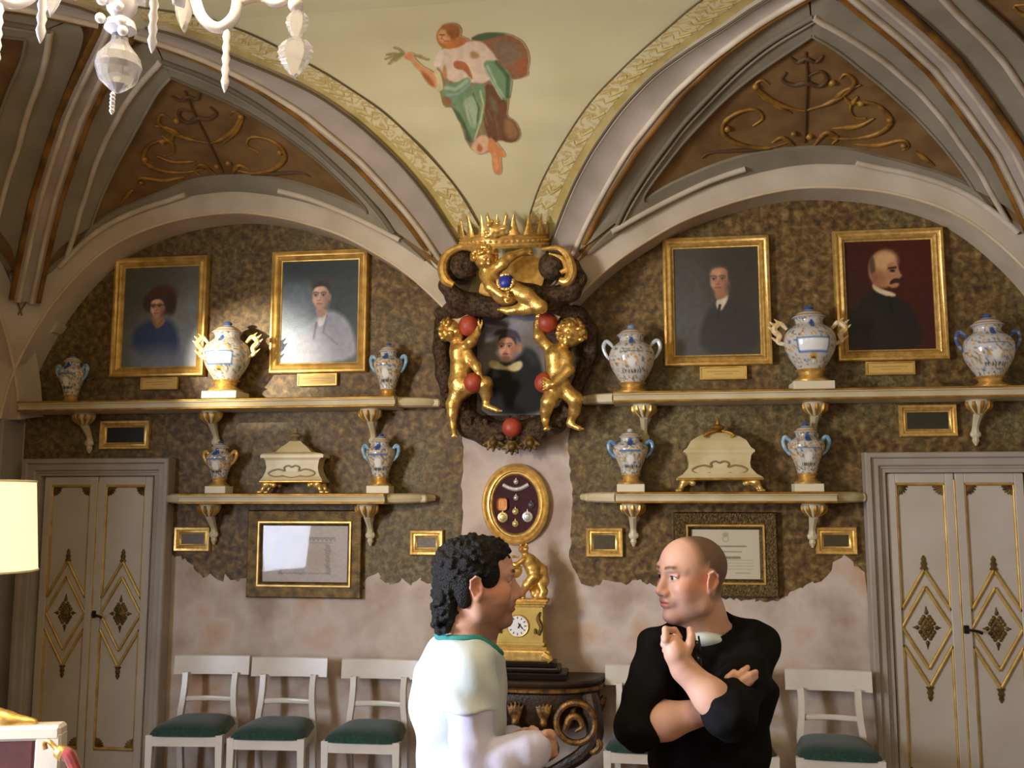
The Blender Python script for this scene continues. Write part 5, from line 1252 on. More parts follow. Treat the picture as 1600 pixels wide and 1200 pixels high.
cherub(w(757, 402, 0.53), .075, (.55, -.7, -.5),
       [(w(762, 416, 0.51), .034), (w(766, 430, 0.50), .052), (w(774, 446, 0.48), .052), (w(786, 459, 0.47), .055), (w(796, 462, 0.47), .05)],
       [[(w(774, 422, 0.52), .034), (w(786, 412, 0.54), .030), (w(796, 402, 0.53), .026), (w(818, 393, 0.50), .020)],
        [(w(758, 428, 0.52), .034), (w(766, 448, 0.56), .029), (w(784, 462, 0.58), .02)],
        [(w(800, 452, 0.51), .05), (w(822, 462, 0.53), .045), (w(845, 479, 0.53), .036)],
        [(w(845, 480, 0.53), .034), (w(818, 482, 0.50), .034), (w(795, 486, 0.48), .022)]],
       [(w(820, 392, 0.50), w(830, 388, 0.49), .022, .0), (w(785, 462, 0.58), w(797, 462, 0.59), .024, .02)],
       [(w(795, 486, 0.48), w(784, 484, 0.48))], 'gilded cherub sprawling under the crown')
def half_ring(bm, prof, n=44):
    A = np.linspace(PI*.93, PI*2.07, n); return loft(bm, [[(r*math.cos(a), r*math.sin(a), z) for a in A] for r, z in prof+prof[:1]])
# crown, tipped forward
crn = thing('crown', None, None, tuple(w(788, 381, .34)-CO)); crn.parent = crest; crn.rotation_euler = (math.radians(16), 0, 0); crn.scale = (1.12, 1.0, .90)
bm = half_ring(bmesh.new(), [(.235, -.03), (.258, -.028), (.264, -.012), (.258, .002), (.25, .006), (.252, .03), (.258, .034), (.26, .044), (.252, .05), (.262, .07), (.25, .07), (.235, .03)]); obj('circlet', bm, M_brassy, crn, smooth=True)
bm = bmesh.new()
for k in range(26): an = PI+PI*k/25; ball(bm, (.254*math.cos(an), .254*math.sin(an), .018), .0105, 6, 5)
obj('beading', bm, M_brassy, crn, smooth=True)['kind'] = 'stuff'
for k in range(8, 19):
    an = 2*PI*(k+.5)/18; c, n_ = math.cos(an), math.sin(an)
    bm = bmesh.new(); t_ = np.array([-n_, c, 0]); r_ = np.array([c, n_, 0])
    tube(bm, [r_*(.256+.03*z*z/.0225*.5)+np.array([0, 0, .06+z]) for z in (0, .03, .07, .11, .142)], [.036, .025, .016, .009, .002], 8, flat=.4, ref=r_)
    obj('point', bm, M_gold, crn, smooth=True)
s = Solid(); base = np.array([0, -.275, .10])
for k in range(26): s.ell(base+np.array([random.uniform(-.06, .06), random.uniform(-.02, .01), random.uniform(-.045, .06)]), np.random.uniform(.010, .02, 3), k=.006)
s.chain([base+(-.04, 0, .03), base+(-.052, 0, .09), base+(-.05, 0, .12)], [.012, .010, .003], .005); s.chain([base+(.04, 0, .03), base+(.052, 0, .09), base+(.05, 0, .12)], [.012, .010, .003], .005); s.ell(base, (.04, .025, .04), k=.01)
V, Q = s.mesh(.005); solid_obj('lily_ornament', V, Q, M_brassy, crn)

# ================================================================ CONSOLE TABLE AND CLOCK
XC, TZ = 0.075, 0.775
tb = thing('console_table', 'dark carved console table with worn gilding under the mantel clock', 'table', (XC, -0.02, 0))
def halfmoon(r, dep, n=40, bow=0.0):
    return [(r*math.copysign(abs(math.cos(a))**0.62, math.cos(a)), -dep*abs(math.sin(a))**0.75) for a in np.linspace(PI, 2*PI, n)]
def slab(name, layers, m, par):
    bm = bmesh.new(); rows = []
    for r, dep, z in layers: rows.append([(x, y, z) for x, y in halfmoon(r, dep)])
    loft(bm, rows)
    for i in (0, -1):
        f = [bm.verts.new(q) for q in rows[i]]; bm.faces.new(f)
    bmesh.ops.remove_doubles(bm, verts=bm.verts[:], dist=1e-5); return obj(name, bm, m, par, smooth=True, sharp=30)
slab('table_top', [(.47, .33, TZ-.085), (.50, .36, TZ-.07), (.515, .375, TZ-.05), (.505, .365, TZ-.04), (.525, .385, TZ-.025), (.53, .39, TZ-.012), (.52, .38, TZ)], M_wood, tb)
q = [(x, y, TZ-.055) for x, y in halfmoon(.522, .382)]; obj('gilt_moulding', tube(bmesh.new(), q, .013, 6), M_wgold, tb, smooth=True)
slab('apron', [(.40, .28, TZ-.30), (.46, .33, TZ-.24), (.49, .36, TZ-.12), (.48, .35, TZ-.08)], M_wood, tb)
for k in range(9):                                          # carved acanthus and shells on the apron
    a = PI+PI*(k+.5)/9; x, y = .49*math.cos(a), .36*math.sin(a)
    s = Solid()
    for j in range(5):
        d = (j-2)*.45; s.chain([(x, y, TZ-.25), (x+.035*math.sin(d), y-.012, TZ-.19+.02*math.cos(d)), (x+.06*math.sin(d), y-.006, TZ-.15+.05*math.cos(d)-.02)], [.012, .016, .006], .006)
    s.ell((x, y-.01, TZ-.24), (.024, .02, .024), k=.008); V, Q = s.mesh(.006); solid_obj('carved_leaf', V, Q, M_wgold, tb)
for sx in (-1, 1):
    for (pts, rr) in (([(.44, -.26, TZ-.09), (.46, -.30, TZ-.2), (.47, -.31, TZ-.32), (.40, -.31, TZ-.42), (.28, -.30, TZ-.50), (.16, -.28, TZ-.58), (.10, -.26, .12), (.14, -.28, .06)], [.05, .06, .05, .045, .04, .04, .045, .05]),):
        obj('leg', tube(bmesh.new(), spline([(sx*a, b, c) for a, b, c in pts], 40), rr, 10), M_wood, tb, smooth=True)
    ring_ = [(sx*(.36+.115*math.cos(a)), -.345, TZ-.235+.115*math.sin(a)) for a in np.linspace(0, 2*PI*1.0, 33)]
    obj('scroll_ring', tube(bmesh.new(), ring_, .02, 8), M_wgold, tb, smooth=True)
    obj('scroll_ring', tube(bmesh.new(), spline([(sx*.30, -.36, TZ-.27), (sx*.33, -.37, TZ-.20), (sx*.38, -.37, TZ-.20), (sx*.40, -.37, TZ-.25), (sx*.36, -.37, TZ-.28)], 16), [.02, .022, .02, .016, .01], 8), M_wgold, tb, smooth=True)
    obj('scroll', tube(bmesh.new(), spline([(sx*.47, -.33, TZ-.30), (sx*.50, -.34, TZ-.36), (sx*.46, -.34, TZ-.40), (sx*.43, -.34, TZ-.36)], 14), [.02, .024, .02, .01], 8), M_wgold, tb, smooth=True)
    obj('scroll', tube(bmesh.new(), spline([(0, -.37, TZ-.30), (sx*.10, -.37, TZ-.36), (sx*.20, -.36, TZ-.32), (sx*.24, -.36, TZ-.40), (sx*.14, -.36, TZ-.46), (sx*.07, -.35, TZ-.42)], 26), [.024, .022, .02, .022, .024, .012], 8), M_wgold, tb, smooth=True)
slab('base', [(.24, .34, 0.0), (.25, .36, .03), (.22, .32, .07)], M_wood, tb)
slab('stretcher_shelf', [(.12, .26, .14), (.16, .30, .17), (.14, .28, .19)], M_wood, tb)

ck = thing('mantel_clock', 'gilt mantel clock with a leaning figure on top and black marble base', 'clock', (XC, -0.22, TZ))
bm = bmesh.new(); box(bm, (0, 0, .02), (.60, .24, .04), .006); box(bm, (0, 0, .055), (.52, .20, .035), .012, seg=2); box(bm, (0, 0, .085), (.46, .17, .03), .006); obj('marble_base', bm, M_black, ck)
bm = bmesh.new(); box(bm, (0, 0, .135), (.40, .15, .07), .012, seg=2); box(bm, (0, 0, .178), (.36, .13, .022), .005); obj('plinth', bm, M_brassy, ck)
for sx in (-1, 1): obj('bracket_foot', tube(bmesh.new(), spline([(sx*.16, -.07, .14), (sx*.19, -.078, .125), (sx*.205, -.08, .108)], 8), [.03, .026, .018], 8), M_brassy, ck, smooth=True)
bm = bmesh.new(); box(bm, (0, 0, .31), (.315, .115, .245), .004); box(bm, (0, 0, .205), (.335, .125, .02), .004); obj('case', bm, mat('matt_gilt_case', (214, 186, 104), 0.42, 0.55, c2=(190, 158, 78), scale=9), ck)
bm = bmesh.new(); box(bm, (0, 0, .437), (.34, .135, .016), .004); box(bm, (0, 0, .452), (.36, .15, .014), .004); obj('cornice', bm, M_brassy, ck)
dx = 0.0
d_ = obj('dial', lathe(bmesh.new(), [(.066, 0), (.07, .006), (.066, .014), (.058, .012)], 40), M_brassy, ck, smooth=True); d_.rotation_euler = (PI/2, 0, 0); d_.location = (dx, -.058, .315)
p = Paint(100, 100, 120, (222, 220, 214))
for k in range(12):
    a = 2*PI*k/12; p.line([(50+36*math.sin(a), 50-36*math.cos(a)), (50+43*math.sin(a), 50-43*math.cos(a))], 4.5, (40, 36, 34), 2)
m_ = np.hypot(p.X-50, p.Y-50) < 50
P = np.stack([(p.X/100-.5)*.124, -(p.Y/100-.5)*.124, np.full(p.X.shape, .0135)], -1)
P2 = P[::-1].copy(); link('dial_face', grid_mesh('dial_face', P, p.C, (m_[:-1, :-1] & m_[1:, 1:])), M_print, d_)
for L, an, ww in ((.030, math.radians(62), .0035), (.046, math.radians(130), .0025)):
    obj('hand', box(bmesh.new(), (L/2-.005, 0, .017), (L, ww*2, .002), rot=Matrix.Rotation(an, 3, 'Z')), M_dark, d_)
bm = bmesh.new()
for sx in (-1, 1):
    tube(bm, spline([(sx*.13, -.06, .26), (sx*.145, -.064, .31), (sx*.125, -.064, .36), (sx*.14, -.064, .40)], 12), [.008, .014, .012, .005], 6)
    tube(bm, spline([(sx*.02, -.0, .27), (sx*.10, -.064, .30), (sx*.11, -.064, .27)], 8)[4:], [.006, .010], 6)
obj('side_ornament', bm, M_dull, ck, smooth=True)['kind'] = 'stuff'
# leaning bronze figure with a drum-like shield
s = Solid(); o_ = np.array([XC+.035, -.22, TZ+.46])
def g(x, z, y=0.0): return o_+np.array([x, y, z])
s.chain([g(.06, .155), g(.05, .20), g(.025, .25), g(.01, .272)], [.04, .042, .045, .022], .02)
s.chain([g(.06, .15, -.02), g(.02, .10, -.03), g(-.01, .06, -.02), g(-.005, .015, -.02)], [.036, .03, .02, .014], .012)
s.chain([g(.065, .15, .02), g(.045, .09, .02), g(.06, .04, .02), g(.08, .012, .02)], [.036, .028, .02, .014], .012)
s.cone(g(-.005, .012, -.02), g(-.045, .010, -.03), .014, .010, .006); s.cone(g(.08, .012, .02), g(.11, .010, .01), .014, .010, .006)
s.ell(g(-.005, .315), (.028, .028, .032), k=.012); s.ell(g(-.03, .312, -.01), (.008, .007, .010), k=.006)
for k in range(16): s.ell(g(-.003, .33)+np.random.uniform(-.026, .026, 3), (.010, .010, .010), k=.003)
s.chain([g(.0, .258, -.035), g(-.045, .225, -.05), g(-.085, .235, -.05)], [.019, .015, .010], .008); s.chain([g(.05, .26, .03), g(.085, .215, .02), g(.10, .165, 0)], [.019, .016, .011], .008)
s.ell(g(-.088, .238, -.05), (.013, .010, .012), k=.006)
s.chain([g(.07, .24, .03), g(.11, .19, .03), (g(.115, .12, .03)), g(.09, .06, .03)], [.02, .03, .034, .02], .02)
s.ell(g(-.055, .185, -.04), (.046, .03, .042), k=.006); s.ell(g(-.055, .21, -.045), (.05, .034, .01), k=.004)
s.chain([g(-.10, .26, -.03), g(-.07, .275, -.04), g(-.03, .272, -.04)], [.006, .008, .006], .004)
s.box(g(.03, .006), (.12, .05, .006), rad=.004)
s.chain([g(.10, .012), g(.12, .06), g(.10, .10)], [.03, .024, .02], .02)
V, Q = s.mesh(.0048); solid_obj('figure', V, Q, M_gold, ck, (XC, -.22, TZ))

# ================================================================ CHAIRS
def chair_proto():
    t = thing('dining_chair', None, 'chair', (0, 0, 0), 0, 'white chairs with green seats along the wall')
    bm = bmesh.new()                                        # broad curved top rail
    rows = []
    for x in np.linspace(-.25, .25, 17):
        y = .225+.018*(1-(x/.25)**2)*1.0; yl = y-.02
        rows.append([(x, y-.012, .725), (x, y+.012, .725), (x, y+.035, .842), (x, y+.012, .846), (x, y-.0, .84), (x, y-.012, .725)])
    loft(bm, rows)
    for r in (rows[0], rows[-1]): bm.faces.new([bm.verts.new(q) for q in r[:-1]])
    bmesh.ops.remove_doubles(bm, verts=bm.verts[:], dist=1e-5); obj('top_rail', bm, M_white, t, smooth=True, sharp=30)
    def post(sx):
        bm = bmesh.new(); pts = spline([(sx*.165, .215, .74), (sx*.163, .20, .66), (sx*.168, .185, .56), (sx*.178, .18, .47), (sx*.178, .19, .30), (sx*.175, .235, .0)], 20)
        rows = [[(p[0]+a*.018, p[1]+b*.02, p[2]) for a, b in ((-1, -1), (1, -1), (1, 1), (-1, 1), (-1, -1))] for p in pts]
        loft(bm, rows); bmesh.ops.remove_doubles(bm, verts=bm.verts[:], dist=1e-5); return bm
    for sx in (-1, 1): obj('leg', post(sx), M_white, t)
    obj('cross_rail', tube(bmesh.new(), spline([(-.165, .185, .575), (0, .20, .578), (.165, .185, .575)], 9), .017, 8, flat=.6), M_white, t, smooth=True)
    bm = bmesh.new(); ap = [(-.235, -.225), (.235, -.225), (.19, .20), (-.19, .20)]
    rows = [[(x*k, y*k, z) for x, y in ap+ap[:1]] for k, z in ((.9, .375), (1.0, .375), (1.0, .44), (.9, .44))]
    loft(bm, rows); bmesh.ops.remove_doubles(bm, verts=bm.verts[:], dist=1e-5); obj('seat_frame', bm, M_white, t)
    s = Solid(); pts = []
    A = np.linspace(-1, 1, 19); Z = []
    bm = bmesh.new(); rows = []
    for v in A:
        y = -.0125+v*.228; hwid = .243+(.195-.243)*(v+1)/2
        rows.append([(u*hwid*(1-.10*abs(v)**6), -.0125+(y+.0125)*(1-.09*abs(u)**5), .435+.068*(max(0, (1-abs(u)**4)*(1-abs(v)**4)))**.5) for u in A])
    loft(bm, rows); obj('seat', bm, M_green, t, smooth=True, sharp=85)
    for sx in (-1, 1):
        bm = bmesh.new(); x, y = sx*.215, -.205
        rows = [[(x*kx+a*h, y+b*h, z) for a, b in ((-1, -1), (1, -1), (1, 1), (-1, 1), (-1, -1))] for z, h, kx in ((.44, .022, 1), (.36, .021, 1), (.0, .014, 1.02))]
        loft(bm, rows); bmesh.ops.remove_doubles(bm, verts=bm.verts[:], dist=1e-5); obj('leg', bm, M_white, t)
    return t
proto = chair_proto()
CH = [(-1.955, -.36, .10, 'white chair with green seat next to the left-hand door'), (-1.425, -.37, .07, 'white chair with green seat, middle of the three left-hand ones'), (-.83, -.37, .03, 'white chair with green seat just left of the man in the white T-shirt'),
      (.85, -.37, -.02, 'white chair with green seat between the console table and the man in black'), (1.355, -.37, -.03, 'white chair with green seat almost wholly hidden behind the man in black'), (1.925, -.38, -.06, 'white chair with green seat next to the right-hand door')]
for i, (x, y, rz, lb) in enumerate(CH):
    o = proto if i == 0 else copy_tree(proto)
    o.location = (x, y, 0); o.rotation_euler.z = rz; o['label'] = lb

# ================================================================ FLOOR LAMP, ARMCHAIR, ROPE, CHANDELIER
c = PX(-40, 800, 3.2); zt, zb = PX(45, 752, 3.2)[2], PX(55, 892, 3.2)[2]
lamp = thing('floor_lamp', 'lit floor lamp with a cream shade at the left edge', 'lamp', (c[0], c[1], 0))
obj('base', lathe(bmesh.new(), [(.14, 0), (.14, .02), (.05, .05), (.02, .09)], 28), M_gold, lamp, smooth=True)
obj('pole', lathe(bmesh.new(), [(.013, .08), (.013, .8), (.02, .82), (.013, .84), (.012, zb+.02)], 12), M_gold, lamp, smooth=True)
obj('lamp_shade', lathe(bmesh.new(), [(.200, zb), (.180, zt)], 48, caps=False), M_shade, lamp, smooth=True)
for z, r in ((zb, .200), (zt, .180)): obj('shade_trim', tube(bmesh.new(), [(r*math.cos(a), r*math.sin(a), z) for a in np.linspace(0, 2*PI, 49)], .004, 6), M_plinth, lamp, smooth=True)
obj('bulb', ball(bmesh.new(), (0, 0, (zt+zb)/2-.03), .035, 16, 10), M_bulb, lamp, smooth=True)
light('floor_lamp_light', 'POINT', (c[0], c[1], (zt+zb)/2+.06), LAMP_W, WARM, shadow_soft_size=.05)

q = PX(73, 1141, 3.35); ac = thing('armchair', 'white-framed armchair with dark red upholstery in the lower left corner', 'armchair', (q[0]-.33, q[1], 0), math.radians(14))
bx = .31; zt = q[2]
for sx in (-1, 1): obj('leg', box(bmesh.new(), (sx*bx, 0, zt/2-.01), (.085, .07, zt-.02), .008), M_white, ac); obj('leg', box(bmesh.new(), (sx*.29, .52, .2), (.07, .07, .4), .008), M_white, ac); obj('arm', box(bmesh.new(), (sx*bx, .28, .64), (.06, .56, .05), .012), M_white, ac); obj('arm_post', box(bmesh.new(), (sx*.29, .5, .5), (.05, .05, .25), .008), M_white, ac)
obj('top_rail', box(bmesh.new(), (0, 0, zt-.02), (.70, .075, .05), .01), M_white, ac); obj('bottom_rail', box(bmesh.new(), (0, 0, .45), (.56, .06, .07), .01), M_white, ac)
obj('back_upholstery', box(bmesh.new(), (0, .0, (zt+.45)/2-.01), (.54, .05, zt-.5), .015, seg=2), M_redup, ac)
obj('seat', box(bmesh.new(), (0, .27, .42), (.6, .54, .12), .03, seg=3), M_redup, ac)
s = Solid()
for sx in (-1, 1): s.chain([(0, 0, zt+.06), (sx*.08, 0, zt+.05), (sx*.16, 0, zt+.02), (sx*.25, 0, zt+.012)], [.04, .032, .028, .012], .015); s.ell((sx*.10, -.02, zt+.04), (.03, .02, .03), k=.01)
s.ell((0, -.01, zt+.07), (.05, .03, .05), k=.02); V, Q = s.mesh(.007); solid_obj('carved_crest_rail', V, Q, M_brassy, ac)
a = PX(80, 1163, 3.33); b = PX(101, 1179, 3.31)
rp = thing('barrier_rope', 'red velvet rope with a brass end hanging from the white armchair', 'rope', tuple(a))
e1 = PX(118, 1203, 3.29)-a; e2 = np.array([.35, -.05, -.55]); e3 = np.array([.6, -.1, -a[2]+.03]); e4 = np.array([.95, -.12, -a[2]+.02])
obj('rope', tube(bmesh.new(), spline([b-a, e1, e2, e3, e4], 40), .020, 10), M_rope, rp, smooth=True)
bm = tube(bmesh.new(), [(b-a)*.45, (b-a)*.6, (b-a)*.62, (b-a)*.85, (b-a)*.9, (b-a)*1.08], [.012, .016, .024, .024, .026, .022], 12)
tube(bm, spline([(b-a)*.5, (b-a)*.25, np.array([-.012, 0, .012]), np.array([-.03, .01, .0]), np.array([-.025, .01, -.02])], 12), .008, 8); obj('brass_end', bm, M_brassy, rp, smooth=True)

M_glassw = mat('bright_crystal', (244, 240, 240), 0.12, spec=0.8)
nb = M_glassw.node_tree.nodes['Principled BSDF']; nb.inputs['Transmission Weight'].default_value = 0.35
M_leaf = mat('clear_cut_crystal', (246, 244, 246), 0.06, spec=0.8); nb = M_leaf.node_tree.nodes['Principled BSDF']; nb.inputs['Transmission Weight'].default_value = 0.78; nb.inputs['IOR'].default_value = 1.45; nb = M_glassw.node_tree.nodes['Principled BSDF']; nb.inputs['IOR'].default_value = 1.45
K = PX(185, 105, 1.9)
chn = thing('chandelier', 'crystal chandelier with hanging cut-glass drops at the top left', 'chandelier', tuple(K))
R1 = np.array([math.cos(YAW), math.sin(YAW), 0])
def L_(px, py): v = PX(px, py, 1.9)-K; return v[:2]@R1[:2], v[2]
def facet(bm, prof, c, seg=10): lathe(bm, prof, seg, c)
r0 = 37*1.9/1500
obj('ball_finial', lathe(bmesh.new(), [(.002, -r0*1.22), (r0*.35, -r0*1.02), (r0*.8, -r0*.62), (r0, 0), (r0*.9, r0*.45), (r0*.6, r0*.85), (r0*.38, r0*1.15), (r0*.34, r0*1.5)], 16), M_leaf, chn)
bm = lathe(bmesh.new(), [(r0*.34, r0*1.5), (r0*.7, r0*1.75), (r0*.62, r0*2.1), (r0*.35, r0*2.3), (r0*.6, r0*2.6), (r0*.7, r0*3.0), (r0*.4, r0*3.3), (.02, .2), (.03, .26), (.09, .30), (.10, .33), (.03, .36), (.02, .5), (.035, .56), (.018, .62), (.014, .8), (.03, .84), (.01, .88)], 16); obj('stem', bm, M_glassw, chn, smooth=True)
obj('hanging_rod', tube(bmesh.new(), [(0, 0, .86), (0, 0, 1.3), (0, 0, 4.352-K[2])], .008, 8), M_brassy, chn)
def drop(bm, c, wd, ln, th=.25, seg=8, jag=0):
    """leaf-shaped flat crystal hanging from c in the XZ plane"""
    n = 32; out = []
    for i in range(n+1):
        f = i/n; r = wd*(math.sin(PI*min(f, 1)**.62)**.72)*(1-jag*.10*abs(math.cos(PI*f*7))); out.append((max(r, .001), -ln*f))
    R_ = [[(c[0]+r*s_, c[1]+dy, c[2]+z) for r, z in out] for s_, dy in ((-1, 0), (-.55, -wd*th), (.55, -wd*th), (1, 0), (.55, wd*th), (-.55, wd*th), (-1, 0))]
    loft(bm, R_); bmesh.ops.remove_doubles(bm, verts=bm.verts[:], dist=1e-5)
def rodrop(bm, c, r, ln):
    prof = [(.001, -ln)]+[(r*(.7+.35*(k % 2)), -ln+ln*(k+1)/12) for k in range(11)]+[(.002, 0)]
    lathe(bm, prof, 8, c)
s_px = 1.9/1500
for an in (0, -52, -104, -150):
    A = Matrix.Rotation(math.radians(an)+YAW, 4, 'Z')
    def put(name, bm, m=M_glassw, par=None, smooth=True):
        bmesh.ops.transform(bm, matrix=A, verts=bm.verts[:]); return obj(name, bm, m, par or chn, smooth=smooth, sharp=50)
    def at(px, py): x, z = L_(px, py); return np.array([x, 0, z])
    arm = put('arm', tube(bmesh.new(), spline([np.array([.05, 0, .32]), at(285, -60), at(302, -8), at(316, 28), at(342, 44), at(366, 26), at(374, -10), at(392, -50), at(425, -75)], 48), .0125, 10))
    cup = at(428, -78)
    put('drip_pan', lathe(bmesh.new(), [(.012, -.02), (.05, -.005), (.062, .01), (.055, .012), (.015, 0)], 20, tuple(cup)), par=arm)
    put('candle_sleeve', lathe(bmesh.new(), [(.013, 0), (.013, .11)], 12, tuple(cup)), M_plinth, arm)
    put('bulb', lathe(bmesh.new(), [(.008, .11), (.018, .135), (.014, .165), (.001, .20)], 12, tuple(cup)), M_bulb, arm)
    bm = bmesh.new(); drop(bm, at(289, -12), 16*s_px, 68*s_px, .5); put('leaf_drop', bm, M_leaf, smooth=False)
    bm = bmesh.new(); rodrop(bm, at(355, 40), 7*s_px, 116*s_px); put('spear_drop', bm)
    bm = tube(bmesh.new(), spline([at(372, 4), at(405, -4), at(430, 6), at(452, -2)], 16), .009, 8); ball(bm, at(462, 8), 13*s_px, 12, 8); put('glass_bar', bm)
    bm = bmesh.new(); drop(bm, at(465, 18), 20*s_px, 52*s_px, .3, jag=1); put('leaf_drop', bm, M_leaf, smooth=False)
    bm = bmesh.new(); drop(bm, at(462, 60), 31*s_px, 68*s_px, .25, jag=1); put('leaf_drop', bm, M_leaf, smooth=False)
    v = A @ Vector((cup[0], 0, cup[2]+.15)); light('chandelier_light', 'POINT', tuple(Vector(K)+v), CHANDELIER_W/4, WARM, shadow_soft_size=.03)
bm = bmesh.new(); x, z = L_(154, 125); rodrop(bm, (x, .05, z), .006, .052); obj('spear_drop', bm, M_glassw, chn, smooth=True)
bm = bmesh.new()
for px, py in ((198, 22), (202, 45), (205, 60), (170, 10), (168, 38)): x, z = L_(px, py); ball(bm, (x, -.03, z), .011, 10, 6)
obj('bead_chain', bm, M_glassw, chn, smooth=True)
# ================================================================ PEOPLE
SKIN = np.array([206, 160, 138.])
def head_prims(s, F, O, nose=1.0):
    def h(x, y, z): return O+F@np.array([x, y, z])
    s.ell(h(-.016, 0, .030), (.098, .076, .086), F); s.ell(h(.030, 0, .034), (.062, .064, .066), F, k=.03)
    s.ell(h(.042, 0, -.045), (.046, .054, .062), F, k=.03)
    for e in (-1, 1):
        s.chain([h(-.012, e*.058, -.045), h(.0, e*.054, -.078), h(.062, e*.016, -.108)], [.018, .017, .015], .025)
        s.ell(h(.056, e*.044, -.026), (.028, .022, .022), F, k=.02)
        s.ell(h(.024, e*.048, -.050), (.042, .019, .045), F, k=.03)
        s.chain([h(.086, e*.010, .020), h(.082, e*.034, .026), h(.060, e*.050, .020)], [.009, .0082, .0055], .018)
        s.ell(h(.100, e*.033, .002), (.016, .019, .0125), F, k=.014, op='s')
        s.ell(h(.074, e*.033, .0015), (.0138, .0145, .0135), F, k=.0015)
        s.cone(h(.084, e*.020, .009), h(.078, e*.046, .008), .0042, .004, .005)
        s.cone(h(.084, e*.022, -.006), h(.077, e*.045, -.006), .0034, .0034, .005)
        s.ell(h(.096, e*.0135, -.043), (.0135, .0095, .0095), F, k=.008)
    s.cone(h(.080, 0, .004), h(.090, 0, -.044), .0095, .0125, .012)
    s.cone(h(.086, 0, .008), h(.108*nose, 0, -.032), .0085, .0105, .012); s.ell(h(.109*nose, 0, -.037), (.0115, .0115, .0105), F, k=.008)
    for e in (-1, 1): s.ell(h(.100, e*.008, -.050), (.006, .0045, .004), F, k=.003, op='s')
    s.ell(h(.080, 0, -.066), (.018, .030, .020), F, k=.015)
    s.ell(h(.0925, 0, -.0655), (.0085, .0225, .0058), F, k=.006); s.ell(h(.0915, 0, -.0775), (.0088, .019, .0066), F, k=.006)
    s.ell(h(.102, 0, -.0712), (.011, .022, .0014), F, k=.003, op='s')
    s.ell(h(.074, 0, -.108), (.020, .024, .0175), F, k=.02)
    for e in (-1, 1):
        R = F @ np.array(Matrix.Rotation(-.18, 3, 'Y') @ Matrix.Rotation(e*.32, 3, 'Z'))
        s.ell(h(-.016, e*.078, -.012), (.0205, .0075, .0325), R, k=.006); s.ell(h(-.012, e*.0865, -.010), (.0115, .006, .0195), R, k=.005, op='s')
        s.ell(h(-.006, e*.080, -.014), (.006, .005, .008), R, k=.005); s.ell(h(-.010, e*.078, -.036), (.010, .0065, .0095), R, k=.006)
        s.chain([h(-.004, e*.081, .012), h(-.016, e*.0855, .019), h(-.030, e*.0865, .008), h(-.031, e*.085, -.012), h(-.022, e*.082, -.030)], [.0032, .0036, .0036, .0034, .003], .004)
def rescale(s, i0, O, sc):
    for i in range(i0, len(s.p)):
        q = list(s.p[i]); q[2] = O+(q[2]-O)*sc
        if q[1] == 'c': q[3] = O+(q[3]-O)*sc; q[4] *= sc; q[5] *= sc
        else: q[3] = q[3]*sc
        q[6] *= sc; s.p[i] = tuple(q)
HS_ = 0.955                                                # head scale of both men
